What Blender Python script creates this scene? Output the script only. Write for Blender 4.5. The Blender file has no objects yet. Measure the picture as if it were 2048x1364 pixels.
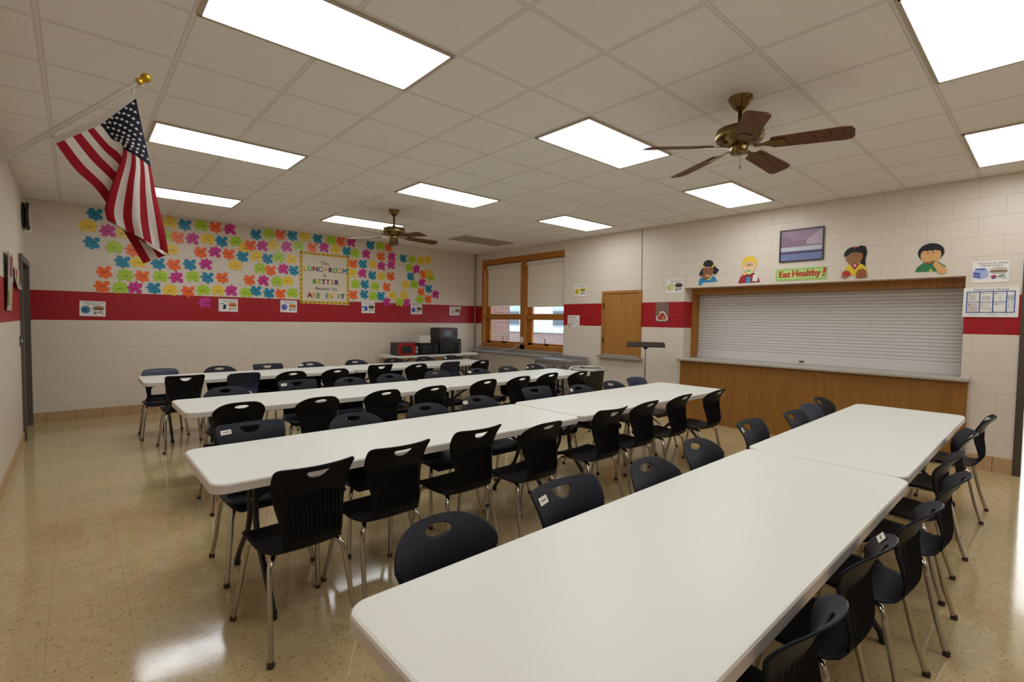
import bpy, bmesh, math, random
from mathutils import Vector, Matrix
random.seed(7)
PI = math.pi
scene = bpy.context.scene
COL = scene.collection
XL, XR, XW, YB, YF, ZC = -2.184, 5.35, 5.41, 6.854, -4.75, 3.057

# ------------------------------------------------------------------ helpers
def lin(c):
    return tuple((x/12.92 if x <= .04045 else ((x+.055)/1.055)**2.4) for x in c)
def hexc(h):
    return lin(tuple(int(h[i:i+2], 16)/255 for i in (0, 2, 4)))

MATS = {}
def mat(name, col, rough=.5, metal=0., spec=.5, bump=0., bscale=200., emit=None, alpha=None):
    if name in MATS: return MATS[name]
    m = bpy.data.materials.new(name); m.use_nodes = True
    nt = m.node_tree; b = nt.nodes['Principled BSDF']
    c = hexc(col) if isinstance(col, str) else col
    b.inputs['Base Color'].default_value = (*c, 1)
    b.inputs['Roughness'].default_value = rough
    b.inputs['Metallic'].default_value = metal
    b.inputs['Specular IOR Level'].default_value = spec
    if emit:
        b.inputs['Emission Color'].default_value = (*emit[0], 1)
        b.inputs['Emission Strength'].default_value = emit[1]
    if bump:
        n = nt.nodes.new('ShaderNodeTexNoise'); n.inputs['Scale'].default_value = bscale; n.inputs['Detail'].default_value = 3
        tc = nt.nodes.new('ShaderNodeTexCoord'); nt.links.new(tc.outputs['Object'], n.inputs['Vector'])
        bp = nt.nodes.new('ShaderNodeBump'); bp.inputs['Strength'].default_value = bump; bp.inputs['Distance'].default_value = .002
        nt.links.new(n.outputs['Fac'], bp.inputs['Height']); nt.links.new(bp.outputs['Normal'], b.inputs['Normal'])
    MATS[name] = m
    return m

class NT:
    """small node builder"""
    def __init__(s, name, rough=.5, spec=.5):
        s.m = bpy.data.materials.new(name); s.m.use_nodes = True
        s.t = s.m.node_tree; s.b = s.t.nodes['Principled BSDF']
        s.b.inputs['Roughness'].default_value = rough
        s.b.inputs['Specular IOR Level'].default_value = spec
        MATS[name] = s.m
    def n(s, typ, **kw):
        x = s.t.nodes.new(typ)
        for k, v in kw.items():
            if k in x.inputs.keys(): x.inputs[k].default_value = v
            else: setattr(x, k, v)
        return x
    def l(s, a, b): s.t.links.new(a, b)
    def math(s, op, a, b=None, c=None):
        x = s.t.nodes.new('ShaderNodeMath'); x.operation = op
        for i, v in enumerate((a, b, c)):
            if v is None: continue
            if isinstance(v, (int, float)): x.inputs[i].default_value = v
            else: s.l(v, x.inputs[i])
        return x.outputs[0]
    def mix(s, f, a, b):
        x = s.t.nodes.new('ShaderNodeMix'); x.data_type = 'RGBA'
        if isinstance(f, (int, float)): x.inputs[0].default_value = f
        else: s.l(f, x.inputs[0])
        for i, v in ((6, a), (7, b)):
            if isinstance(v, tuple): x.inputs[i].default_value = (*v[:3], 1)
            else: s.l(v, x.inputs[i])
        return x.outputs[2]
    def coords(s):
        tc = s.n('ShaderNodeTexCoord'); sp = s.n('ShaderNodeSeparateXYZ'); s.l(tc.outputs['Object'], sp.inputs[0])
        return tc.outputs['Object'], sp.outputs
    def bump(s, h, strength=.3, dist=.003):
        b = s.n('ShaderNodeBump'); b.inputs['Strength'].default_value = strength; b.inputs['Distance'].default_value = dist
        s.l(h, b.inputs['Height']); s.l(b.outputs['Normal'], s.b.inputs['Normal'])

class MB:
    """collects shapes into ONE mesh"""
    def __init__(s): s.v = []; s.f = []; s.mi = []; s.sm = []
    def add(s, vs, fs, m=0, smooth=False):
        o = len(s.v); s.v += [tuple(v) for v in vs]
        for f in fs: s.f.append(tuple(i+o for i in f)); s.mi.append(m); s.sm.append(smooth)
        return s
    def box(s, x0, x1, y0, y1, z0, z1, m=0):
        v = [(x, y, z) for z in (z0, z1) for y in (y0, y1) for x in (x0, x1)]
        return s.add(v, [(0, 2, 3, 1), (4, 5, 7, 6), (0, 1, 5, 4), (2, 6, 7, 3), (0, 4, 6, 2), (1, 3, 7, 5)], m)
    def tube(s, pts, r, n=8, m=0, cap=True):
        pts = [Vector(p) for p in pts]; rings = []; N = len(pts)
        rr = r if isinstance(r, (list, tuple)) else [r]*N
        up = None
        for i, p in enumerate(pts):
            t = (pts[min(i+1, N-1)]-pts[max(i-1, 0)]).normalized()
            if up is None:
                up = Vector((0, 0, 1)) if abs(t.z) < .9 else Vector((1, 0, 0))
            a = t.cross(up)
            if a.length < 1e-5: a = t.cross(Vector((0, 1, 0)))
            a.normalize(); b = a.cross(t).normalized(); up = b
            rings.append([p+(a*math.cos(2*PI*k/n)+b*math.sin(2*PI*k/n))*rr[i] for k in range(n)])
        vs = [v for r_ in rings for v in r_]
        fs = [(i*n+k, i*n+(k+1) % n, (i+1)*n+(k+1) % n, (i+1)*n+k) for i in range(N-1) for k in range(n)]
        s.add(vs, fs, m, True)
        if cap: s.add(rings[0], [tuple(range(n-1, -1, -1))], m); s.add(rings[-1], [tuple(range(n))], m)
        return s
    def lathe(s, prof, c=(0, 0, 0), n=24, m=0, smooth=True, axis='z'):
        vs = []
        for r, z in prof:
            for k in range(n):
                a = 2*PI*k/n; p = (r*math.cos(a), r*math.sin(a), z)
                if axis == 'x': p = (p[2], p[0], p[1])
                if axis == 'y': p = (p[0], p[2], p[1])
                vs.append((p[0]+c[0], p[1]+c[1], p[2]+c[2]))
        N = len(prof)
        fs = [(i*n+k, i*n+(k+1) % n, (i+1)*n+(k+1) % n, (i+1)*n+k) for i in range(N-1) for k in range(n)]
        s.add(vs, fs, m, smooth)
        s.add(vs[:n], [tuple(range(n-1, -1, -1))], m); s.add(vs[-n:], [tuple(range(n))], m)
        return s
    def prism(s, pts, fn, t, m=0):
        """2D outline extruded by t; fn(a, b, h) -> xyz"""
        n = len(pts)
        vs = [fn(a, b, 0) for a, b in pts]+[fn(a, b, t) for a, b in pts]
        fs = [tuple(range(n-1, -1, -1)), tuple(range(n, 2*n))]+[(i, (i+1) % n, n+(i+1) % n, n+i) for i in range(n)]
        return s.add(vs, fs, m)
    def build(s, name, mats, parent=None, loc=None, recalc=True):
        me = bpy.data.meshes.new(name)
        me.from_pydata(s.v, [], s.f)
        if not isinstance(mats, (list, tuple)): mats = [mats]
        for m in mats: me.materials.append(m)
        for p, i, q in zip(me.polygons, s.mi, s.sm): p.material_index = i; p.use_smooth = q
        if recalc:
            bm = bmesh.new(); bm.from_mesh(me); bmesh.ops.recalc_face_normals(bm, faces=bm.faces); bm.to_mesh(me); bm.free()
        me.update()
        return put(name, me, parent, loc)

def put(name, me, parent=None, loc=None):
    o = bpy.data.objects.new(name, me); COL.objects.link(o)
    if parent is not None: o.parent = parent
    if loc: o.location = loc
    return o
def tag(o, label, cat, group=None, kind=None):
    o['label'] = label; o['category'] = cat
    if group: o['group'] = group
    if kind: o['kind'] = kind
    return o
def thing(name, label, cat, loc=(0, 0, 0), rz=0., group=None):
    o = bpy.data.objects.new(name, None); COL.objects.link(o)
    o.location = loc; o.rotation_euler = (0, 0, rz); o.empty_display_size = .1
    return tag(o, label, cat, group)
def struct(o): o['kind'] = 'structure'; return o

def rrect(x0, x1, y0, y1, r, n=5):
    out = []
    for cx, cy, a0 in ((x1-r, y1-r, 0), (x0+r, y1-r, 90), (x0+r, y0+r, 180), (x1-r, y0+r, 270)):
        for k in range(n+1):
            a = math.radians(a0+90*k/n); out.append((cx+r*math.cos(a), cy+r*math.sin(a)))
    return out
def ell(cx, cy, rx, ry, n=24, a0=0, a1=360):
    full = abs(a1-a0) >= 360
    k = n if full else n+1
    return [(cx+rx*math.cos(math.radians(a0+(a1-a0)*i/n)), cy+ry*math.sin(math.radians(a0+(a1-a0)*i/n))) for i in range(k)]
def stroke(pts, w):
    """a pen stroke as a list of quads"""
    out = []
    for (x0, y0), (x1, y1) in zip(pts, pts[1:]):
        d = math.hypot(x1-x0, y1-y0) or 1; nx, ny = -(y1-y0)/d*w/2, (x1-x0)/d*w/2
        out.append([(x0+nx, y0+ny), (x0-nx, y0-ny), (x1-nx, y1-ny), (x1+nx, y1+ny)])
    return out
def scribble(x, y, w, h, rnd, n=None):
    """illegible handwriting: a wavering pen line"""
    n = n or max(4, int(w/h*2.2))
    return [(x+w*i/n, y+(h/2 if i % 2 else -h/2)*rnd.uniform(.35, 1)) for i in range(n+1)]

_txt = {}
def text2d(s, size=1., align='CENTER'):
    """letters as (verts2d, faces) from Blender's own font; cap height about .7*size"""
    if (s, align) not in _txt:
        c = bpy.data.curves.new('t', 'FONT'); c.body = s; c.align_x = align; c.resolution_u = 3
        o = bpy.data.objects.new('t', c); COL.objects.link(o)
        dg = bpy.context.evaluated_depsgraph_get(); me = bpy.data.meshes.new_from_object(o.evaluated_get(dg))
        _txt[(s, align)] = ([(v.co.x, v.co.y) for v in me.vertices], [tuple(p.vertices) for p in me.polygons])
        bpy.data.objects.remove(o); bpy.data.meshes.remove(me); bpy.data.curves.remove(c)
    v, f = _txt[(s, align)]
    return [(x*size, y*size) for x, y in v], f

# a wall frame: (a along the wall to the viewer's right, b up, h out of the wall) -> world
def back_wall(a, b, h): return (a, YB-h, b)
def right_wall(a, b, h): return (XR-h, -a, b)      # a = -y
def left_wall(a, b, h): return (XL+h, a, b)

class Art:
    """flat art on a wall: paper sheet with painted shapes in thin layers, one mesh"""
    def __init__(s, wall, a0, b0, rot=0., base=.002, curl=None):
        s.mb = MB(); s.mats = []; s.wall = wall; s.o = (a0, b0); s.c, s.s_ = math.cos(rot), math.sin(rot); s.base = base; s.layer = 0; s.curl = curl
    def fn(s, a, b, h):
        e = s.curl(a, b) if s.curl else 0.
        return s.wall(s.o[0]+a*s.c-b*s.s_, s.o[1]+a*s.s_+b*s.c, h+e)
    def mi(s, m):
        if m not in s.mats: s.mats.append(m)
        return s.mats.index(m)
    def sheet(s, pts, m, t=.0015):
        if s.curl:
            xs = [p[0] for p in pts]; ys = [p[1] for p in pts]; K = 12; s.layer = s.base
            vs = [s.fn(min(xs)+(max(xs)-min(xs))*i/K, min(ys)+(max(ys)-min(ys))*j/K, s.base) for i in range(K+1) for j in range(K+1)]
            s.mb.add(vs, [(i*(K+1)+j, (i+1)*(K+1)+j, (i+1)*(K+1)+j+1, i*(K+1)+j+1) for i in range(K) for j in range(K)], s.mi(m), True)
            s.layer = s.base+.003; return s
        s.mb.prism(pts, lambda a, b, h: s.fn(a, b, h+s.base-t), t, s.mi(m)); s.layer = s.base+.0008; return s
    def shape(s, pts, m, up=True):
        s.mb.add([s.fn(a, b, s.layer) for a, b in pts], [tuple(range(len(pts)))], s.mi(m))
        if up: s.layer += .0006
        return s
    def pen(s, pts, w, m):
        for q in stroke(pts, w): s.shape(q, m, False)
        s.layer += .0004; return s
    def text(s, t, a, b, size, m, align='CENTER', rot=0., sx=1.):
        v, f = text2d(t, size, align); c, d = math.cos(rot), math.sin(rot)
        s.mb.add([s.fn(a+sx*x*c-y*d, b+sx*x*d+y*c, s.layer) for x, y in v], f, s.mi(m)); s.layer += .0004; return s
    def build(s, name, parent=None): return s.mb.build(name, s.mats, parent, recalc=False)

# ------------------------------------------------------------------ materials
def block_wall(name, axis):
    k = NT(name, .42, .4)
    vec, xyz = k.coords()
    cmb = k.n('ShaderNodeCombineXYZ'); k.l(xyz[axis], cmb.inputs[0]); k.l(xyz['Z'], cmb.inputs[1])
    br = k.n('ShaderNodeTexBrick'); k.l(cmb.outputs[0], br.inputs['Vector'])
    br.offset = .5; br.squash = 1
    for a, b in (('Scale', 1.), ('Mortar Size', .0035), ('Mortar Smooth', .6), ('Brick Width', .4064), ('Row Height', .2032)):
        br.inputs[a].default_value = b
    noise = k.n('ShaderNodeTexNoise'); k.l(vec, noise.inputs['Vector']); noise.inputs['Scale'].default_value = 90; noise.inputs['Detail'].default_value = 4
    paint = k.mix(noise.outputs['Fac'], hexc('d5c9b9'), hexc('dfd4c5'))
    red = k.mix(noise.outputs['Fac'], hexc('9a0914'), hexc('a60d19'))
    z = xyz['Z']
    band = k.math('MULTIPLY', k.math('GREATER_THAN', z, 1.4224), k.math('LESS_THAN', z, 1.8288))
    c = k.mix(band, paint, red)
    joint = k.mix(k.math('MULTIPLY', br.outputs['Fac'], .22), c, hexc('8d8375'))
    k.l(joint, k.b.inputs['Base Color'])
    h = k.math('SUBTRACT', k.math('MULTIPLY', noise.outputs['Fac'], .25), br.outputs['Fac'])
    k.bump(h, .5, .004)
    return k.m
M_wx = block_wall('painted_block_x', 'X')
M_wy = block_wall('painted_block_y', 'Y')

def ceiling_mat():
    k = NT('ceiling_tile', .9, .2)
    vec, xyz = k.coords()
    d = None
    for ax in ('X', 'Y'):
        u = k.math('DIVIDE', xyz[ax], .6096)
        e = k.math('ABSOLUTE', k.math('SUBTRACT', u, k.math('ROUND', u)))
        d = e if d is None else k.math('MINIMUM', d, e)
    d = k.math('MULTIPLY', d, .6096)
    bar = k.math('LESS_THAN', d, .011)
    edge = k.math('MULTIPLY', k.math('GREATER_THAN', d, .010), k.math('LESS_THAN', d, .0155))
    n = k.n('ShaderNodeTexNoise'); k.l(vec, n.inputs['Vector']); n.inputs['Scale'].default_value = 160; n.inputs['Detail'].default_value = 5
    big = k.n('ShaderNodeTexNoise'); k.l(vec, big.inputs['Vector']); big.inputs['Scale'].default_value = 1.1
    ramp = k.n('ShaderNodeMapRange'); k.l(n.outputs['Fac'], ramp.inputs[0]); ramp.inputs[1].default_value = .36; ramp.inputs[2].default_value = .62
    c = k.mix(ramp.outputs[0], hexc('ebe9e4'), hexc('f5f4f1'))
    c = k.mix(k.math('MULTIPLY', big.outputs['Fac'], .25), c, hexc('efece6'))
    c = k.mix(bar, c, hexc('e6e3dc'))
    c = k.mix(k.math('MULTIPLY', edge, .32), c, hexc('6e6456'))  # shadow lines along the tile edges, put into the colour
    k.l(c, k.b.inputs['Base Color'])
    k.bump(k.math('SUBTRACT', k.math('MULTIPLY', ramp.outputs[0], .4), edge), .35, .003)
    return k.m
M_ceil = ceiling_mat()

def floor_mat():
    k = NT('vinyl_tile_floor', .16, .5)
    vec, xyz = k.coords()
    v = k.n('ShaderNodeTexVoronoi'); k.l(vec, v.inputs['Vector']); v.inputs['Scale'].default_value = 44; v.inputs['Randomness'].default_value = 1
    n1 = k.n('ShaderNodeTexNoise'); k.l(vec, n1.inputs['Vector']); n1.inputs['Scale'].default_value = 60; n1.inputs['Detail'].default_value = 5
    n2 = k.n('ShaderNodeTexNoise'); k.l(vec, n2.inputs['Vector']); n2.inputs['Scale'].default_value = 13; n2.inputs['Detail'].default_value = 6
    c = k.mix(n2.outputs['Fac'], hexc('b09a70'), hexc('c7b286'))
    sp = k.math('LESS_THAN', k.math('ADD', v.outputs['Distance'], k.math('MULTIPLY', n1.outputs['Fac'], .55)), .45)
    c = k.mix(k.math('MULTIPLY', sp, .7), c, hexc('6b5231'))
    n3 = k.n('ShaderNodeTexNoise'); k.l(vec, n3.inputs['Vector']); n3.inputs['Scale'].default_value = 34; n3.inputs['Detail'].default_value = 2
    lt = k.math('GREATER_THAN', n3.outputs['Fac'], .66)
    c = k.mix(k.math('MULTIPLY', lt, .3), c, hexc('dccba6'))
    d = None
    for ax in ('X', 'Y'):
        u = k.math('DIVIDE', xyz[ax], .3048)
        e = k.math('ABSOLUTE', k.math('SUBTRACT', u, k.math('ROUND', u)))
        d = e if d is None else k.math('MINIMUM', d, e)
    seam = k.math('LESS_THAN', d, .0045)
    c = k.mix(k.math('MULTIPLY', seam, .3), c, hexc('5e4a2c'))
    k.l(c, k.b.inputs['Base Color'])
    w = k.n('ShaderNodeTexNoise'); k.l(vec, w.inputs['Vector']); w.inputs['Scale'].default_value = 7; w.inputs['Detail'].default_value = 6
    r = k.n('ShaderNodeMapRange'); k.l(w.outputs['Fac'], r.inputs[0]); r.inputs[3].default_value = .05; r.inputs[4].default_value = .15
    k.l(r.outputs[0], k.b.inputs['Roughness'])
    k.bump(w.outputs['Fac'], .035, .01)
    return k.m
M_floor = floor_mat()

def wood(name, c0, c1, sx=(1, 14, 1), rough=.4, scale=3.2, spec=.4):
    k = NT(name, rough, spec)
    vec, xyz = k.coords()
    mp = k.n('ShaderNodeMapping'); k.l(vec, mp.inputs['Vector']); mp.inputs['Scale'].default_value = sx
    n = k.n('ShaderNodeTexNoise'); k.l(mp.outputs[0], n.inputs['Vector']); n.inputs['Scale'].default_value = scale; n.inputs['Detail'].default_value = 6; n.inputs['Distortion'].default_value = .6
    r = k.n('ShaderNodeMapRange'); k.l(n.outputs['Fac'], r.inputs[0]); r.inputs[1].default_value = .3; r.inputs[2].default_value = .7
    k.l(k.mix(r.outputs[0], hexc(c0), hexc(c1)), k.b.inputs['Base Color'])
    return k.m
M_oakwin = wood('window_oak', '9a5f22', 'bb7a30', (14, 14, 1.2))
M_panel = wood('counter_oak', '855b26', '98692f', (8, 10, .8), scale=2.2)
M_hatch = wood('hatch_oak', '9c6a2e', 'ad7838', (10, 10, .8), scale=2.2)
M_jamb = wood('jamb_oak', '95601f', 'aa7430', (12, 12, 1))
M_blade = wood('fan_blade_oak', '3c220e', '7a4a22', (2.2, 26, 26), .55, 2.6)

M_white = mat('table_white', 'e3e3da', .38, spec=.4, bump=.12, bscale=160)
M_tedge = mat('table_edge', 'd6cfc6', .5, bump=.2, bscale=90)
M_blackmetal = mat('black_powder_steel', '14141a', .42)
M_chrome = mat('chrome_tube', 'b9b2a8', .16, 1.)
M_glide = mat('glide_brown', '3a2d24', .5)
M_black = mat('shell_black', '0a0a0c', .5, spec=.2, bump=.25, bscale=700)
M_navy = mat('shell_navy', '131620', .48, spec=.22, bump=.25, bscale=700)
M_blue = mat('shell_blue', '18223c', .45, spec=.5, bump=.25, bscale=700)
M_sticker = mat('sticker_paper', 'd8d4c4', .5)
M_ink = mat('ink', '26242a', .6)
M_paper = mat('paper', 'e9e6e0', .45)
M_led = mat('lamp_diffuser', 'ffffff', .5, emit=((.96, 1., 1.03), 8.2))
M_dead = mat('diffuser_unlit', '9b9488', .4)
M_fixt = mat('fixture_frame', 'b9ae9e', .5)
M_brass = mat('antique_brass', '7d6a40', .3, 1.)
M_darkbr = mat('dark_bronze', '3a2c1c', .35, .9)
M_steel = mat('stainless', 'a9abad', .32, .75)
M_stone = mat('sill_stone', '9b9287', .35, bump=.1, bscale=60)
M_grey = mat('door_metal_grey', '5a5348', .45)
M_doorleaf = mat('door_leaf_dark', '3d3a34', .5)
M_shade = mat('shade_fabric', 'e8dfcd', .85, bump=.2, bscale=500)
M_cass = mat('shade_cassette', 'd8d2c4', .5)
M_base = NT('base_tile', .3, .5)
_v, _x = M_base.coords()
_n = M_base.n('ShaderNodeTexNoise'); M_base.l(_v, _n.inputs['Vector']); _n.inputs['Scale'].default_value = 30
_e = None
for _a in ('X', 'Y'):
    _u = M_base.math('DIVIDE', M_base.math('ADD', _x[_a], 2.03), .3048)
    _q = M_base.math('ABSOLUTE', M_base.math('SUBTRACT', _u, M_base.math('ROUND', _u)))
    _e = _q if _e is None else M_base.math('MINIMUM', _e, _q)
_s = M_base.math('MULTIPLY', M_base.math('LESS_THAN', _q if False else _e, .010), .75)
M_base.l(M_base.mix(_s, M_base.mix(_n.outputs['Fac'], hexc('b08f66'), hexc('c09e74')), hexc('4a3826')), M_base.b.inputs['Base Color'])
M_base = M_base.m
def counter_mat():
    k = NT('speckled_laminate', .3, .5); vec, _ = k.coords()
    n = k.n('ShaderNodeTexNoise'); k.l(vec, n.inputs['Vector']); n.inputs['Scale'].default_value = 170; n.inputs['Detail'].default_value = 3
    r = k.n('ShaderNodeMapRange'); k.l(n.outputs['Fac'], r.inputs[0]); r.inputs[1].default_value = .42; r.inputs[2].default_value = .6
    k.l(k.mix(r.outputs[0], hexc('8d867b'), hexc('cdc6ba')), k.b.inputs['Base Color']); return k.m
M_counter = counter_mat()
M_slat = mat('shutter_aluminium', 'd2cfcb', .5, .0)
M_glass = bpy.data.materials.new('window_glass'); M_glass.use_nodes = True
_t = M_glass.node_tree; _t.nodes.remove(_t.nodes['Principled BSDF'])
_tr = _t.nodes.new('ShaderNodeBsdfTransparent'); _gl = _t.nodes.new('ShaderNodeBsdfGlossy'); _gl.inputs['Roughness'].default_value = .02
_lw = _t.nodes.new('ShaderNodeLayerWeight'); _lw.inputs['Blend'].default_value = .12; _mx = _t.nodes.new('ShaderNodeMixShader')
_t.links.new(_lw.outputs['Facing'], _mx.inputs[0]); _t.links.new(_tr.outputs[0], _mx.inputs[1]); _t.links.new(_gl.outputs[0], _mx.inputs[2])
_t.links.new(_mx.outputs[0], _t.nodes['Material Output'].inputs[0])

# ------------------------------------------------------------------ camera
cam = bpy.data.cameras.new('camera'); co = bpy.data.objects.new('camera', cam); COL.objects.link(co); scene.camera = co
cam.sensor_width = 36; cam.lens = 974.1324*36/2048; cam.clip_start = .05
yaw, pitch, roll = .7306, -.0422, .0136
f = Vector((math.sin(yaw)*math.cos(pitch), math.cos(yaw)*math.cos(pitch), math.sin(pitch)))
r = Vector((math.cos(yaw), -math.sin(yaw), 0)); u = r.cross(f)
r2 = r*math.cos(roll)+u*math.sin(roll); u2 = -r*math.sin(roll)+u*math.cos(roll)
co.matrix_world = Matrix(((r2.x, u2.x, -f.x, -1.7029), (r2.y, u2.y, -f.y, -2.4168), (r2.z, u2.z, -f.z, 1.5013), (0, 0, 0, 1)))

# ------------------------------------------------------------------ the room
struct(MB().box(XL-.2, 9.2, YF-.2, YB+.2, -.12, 0).build('floor', M_floor))
m = MB(); m.box(XL-.2, XR+.25, YF-.2, YB+.2, ZC, ZC+.1); struct(m.build('ceiling', M_ceil))
struct(MB().box(XL-.2, XR+.26, YB, YB+.2, 0, ZC).build('wall_back', M_wx))
struct(MB().box(XL-.2, XR+.26, YF-.2, YF, 0, ZC).build('wall_front', M_wx))
m = MB(); D0, D1, DZ = 5.66, 6.76, 2.15
m.box(XL-.2, XL, YF, D0, 0, ZC); m.box(XL-.2, XL, D1, YB, 0, ZC); m.box(XL-.2, XL, D0, D1, DZ, ZC)
struct(m.build('wall_left', M_wy))
m = MB(); XO = XR+.236
O0, O1, OZ0, OZ1 = -1.755, 1.455, .92, 2.04          # serving opening
R0, R1, RZ = -3.25, -2.175, 2.17                      # doorway
m.box(XR, XO, YF, R0, 0, ZC); m.box(XR, XO, R0, R1, RZ, ZC); m.box(XR, XO, R1, O0, 0, ZC)
m.box(XR, XO, O0, O1, OZ1, ZC); m.box(XR, XO, O0, O1, 0, OZ0)
m.box(XR, XO, O1, 3.964, 0, ZC)
W0, W1, WZ0, WZ1 = 3.90, 6.585, .89, 2.885
m.box(XW, XO, 3.964, YB, 0, WZ0); m.box(XW, XO, 3.964, YB, WZ1, ZC); m.box(XW, XO, W1, YB, WZ0, WZ1)
struct(m.build('wall_right', M_wy))
m = MB(); m.box(XL, XR, YB-.012, YB, 0, .145); struct(m.build('baseboard_back', M_base))
m = MB(); m.box(XL, XL+.012, YF, D0-.05, 0, .12); struct(m.build('baseboard_left', M_base))
m = MB(); m.box(XR-.012, XR, R1+.0, O0-.06, 0, .16); m.box(XR-.012, XR, O1+.06, 3.964, 0, .145)
struct(m.build('baseboard_right', M_base))
# thin vertical lines: control joint by the hatch, pipe chase in the corner
m = MB(); m.tube([(XR-.004, 2.245, ZC), (XR-.004, 2.235, 2.6), (XR-.004, 2.225, 2.05)], .006, 6); struct(m.build('trim_1', mat('joint_grey', '8f8678', .7)))
m = MB(); m.tube([(XW-.03, YB-.03, 0), (XW-.03, YB-.03, ZC)], .014, 8); struct(m.build('trim_2', mat('joint_pipe', '9c9284', .6)))

# left door (grey hollow-metal frame, dark leaf closed in its recess)
d = struct(bpy.data.objects.new('door_1', None)); COL.objects.link(d)
m = MB()
for y0, y1 in ((D0-.05, D0+.03), (D1-.03, D1+.05)): m.box(XL-.17, XL+.03, y0, y1, 0, DZ+.05)
m.box(XL-.17, XL+.03, D0+.03, D1-.03, DZ-.03, DZ+.05)
m.build('door_frame', M_grey, d)
MB().box(XL-.15, XL-.105, D0+.03, D1-.03, .005, DZ-.03).build('door_leaf', M_doorleaf, d)
m = MB(); m.box(XL+.0, XL+.012, D0-.2, D0-.13, 1.13, 1.25, 0); m.box(XL+.012, XL+.022, D0-.175, D0-.155, 1.175, 1.205, 1)
tag(m.build('light_switch', [mat('switch_plate', '4c5348', .5), M_white]), 'grey-green light switch plate beside the left door frame', 'light switch')

# right doorway: brown steel frame, bright hallway beyond
d = struct(bpy.data.objects.new('door_2', None)); COL.objects.link(d)
m = MB(); m.box(XR-.02, XO+.02, R1-.06, R1, 0, RZ); m.box(XR-.02, XO+.02, R0, R0+.06, 0, RZ); m.box(XR-.02, XO+.02, R0+.06, R1-.06, RZ-.06, RZ)
m.build('door_frame', mat('door_frame_brown', '4a4034', .45), d)
m = MB(); m.box(XO, 9.2, -1.96, -1.86, 0, ZC); m.box(XO, 9.2, YF-.1, YF, 0, ZC); m.box(9.1, 9.2, YF, -1.96, 0, ZC); m.box(XO, 9.2, YF, -1.86, ZC, ZC+.1)
struct(m.build('wall_hallway', mat('hall_paint', 'dcd6ca', .6)))
m = MB(); m.box(9.06, 9.09, -4.2, -1.98, .05, 2.9); struct(m.build('window_2', mat('hall_daylight_glazing', 'ffffff', .3, emit=((.93, .97, 1.), 4.))))

# hatch door in the right wall
d = struct(bpy.data.objects.new('door_3', None)); COL.objects.link(d)
y0, y1, z0, z1 = 2.215, 3.03, .895, 2.042
m = MB(); m.box(XR-.028, XR, y0, y0+.045, z0, z1); m.box(XR-.028, XR, y1-.045, y1, z0, z1); m.box(XR-.028, XR, y0+.045, y1-.045, z1-.045, z1)
m.build('door_frame', M_hatch, d)
MB().box(XR-.014, XR, y0+.045, y1-.045, .935, z1-.045).build('door_leaf', M_hatch, d)
for zz in (1.17, 1.78):
    m = MB(); m.tube([(XR-.03, y1-.045, zz-.05), (XR-.03, y1-.045, zz+.05)], .009, 8); m.build('hinge', M_darkbr, d)
m = MB(); m.box(XR-.02, XR, y0+.03, y1-.03, .9, .935); m.box(XR-.085, XR, y0-.045, y1+.045, .862, .9); m.build('door_sill', M_stone, d)

# serving counter, jambs, shutter
t = thing('serving_counter', 'long serving counter with speckled laminate top and brown oak front panel', 'counter', (XR, 0, 0))
MB().box(-.035, 0, -1.815, 1.475, 0, .915).build('front_panel', M_panel, t)
prof = [(-.085, .955), (-.095, .945), (-.095, .925), (-.085, .915), (.40, .915), (.40, .96)]
m = MB(); m.prism(prof+[(-.075, .96)], lambda a, b, h: (a, -1.83+h, b), 3.345); m.build('countertop', M_counter, t)
t = thing('rolling_shutter', 'closed pale grey slatted rolling shutter in oak frame above the serving counter', 'shutter', (XO, 0, 0))
m = MB(); m.box(0, .21, O1-.045, O1+.03, .96, OZ1); m.box(0, .21, O0-.03, O0+.022, .96, OZ1); m.box(0, .21, O0+.022, O1-.045, 1.945, OZ1)
m.build('frame', M_jamb, t)
m = MB(); z = 1.05; sh = .0425
ys = (O0+.023, O1-.046)
while z < 1.944:
    pts = [(.161, z), (.158, z+.006), (.158, z+.036), (.161, z+sh-.003), (.166, z+sh-.002)]
    vs = [(x, y, zz) for y in ys for x, zz in pts]; n = len(pts)
    m.add(vs, [(i, i+1, n+i+1, n+i) for i in range(n-1)], 0); z += sh
m.build('slats', M_slat, t)
m = MB(); m.box(.14, .18, ys[0], ys[1], .962, 1.05); m.build('bottom_bar', M_slat, t)
m = MB(); m.box(.128, .14, -.13, -.07, .985, 1.0); m.build('lift_handle', M_blackmetal, t)
MB().box(.185, .2, ys[0], ys[1], .96, 2.0).build('backing', M_slat, t)

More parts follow.
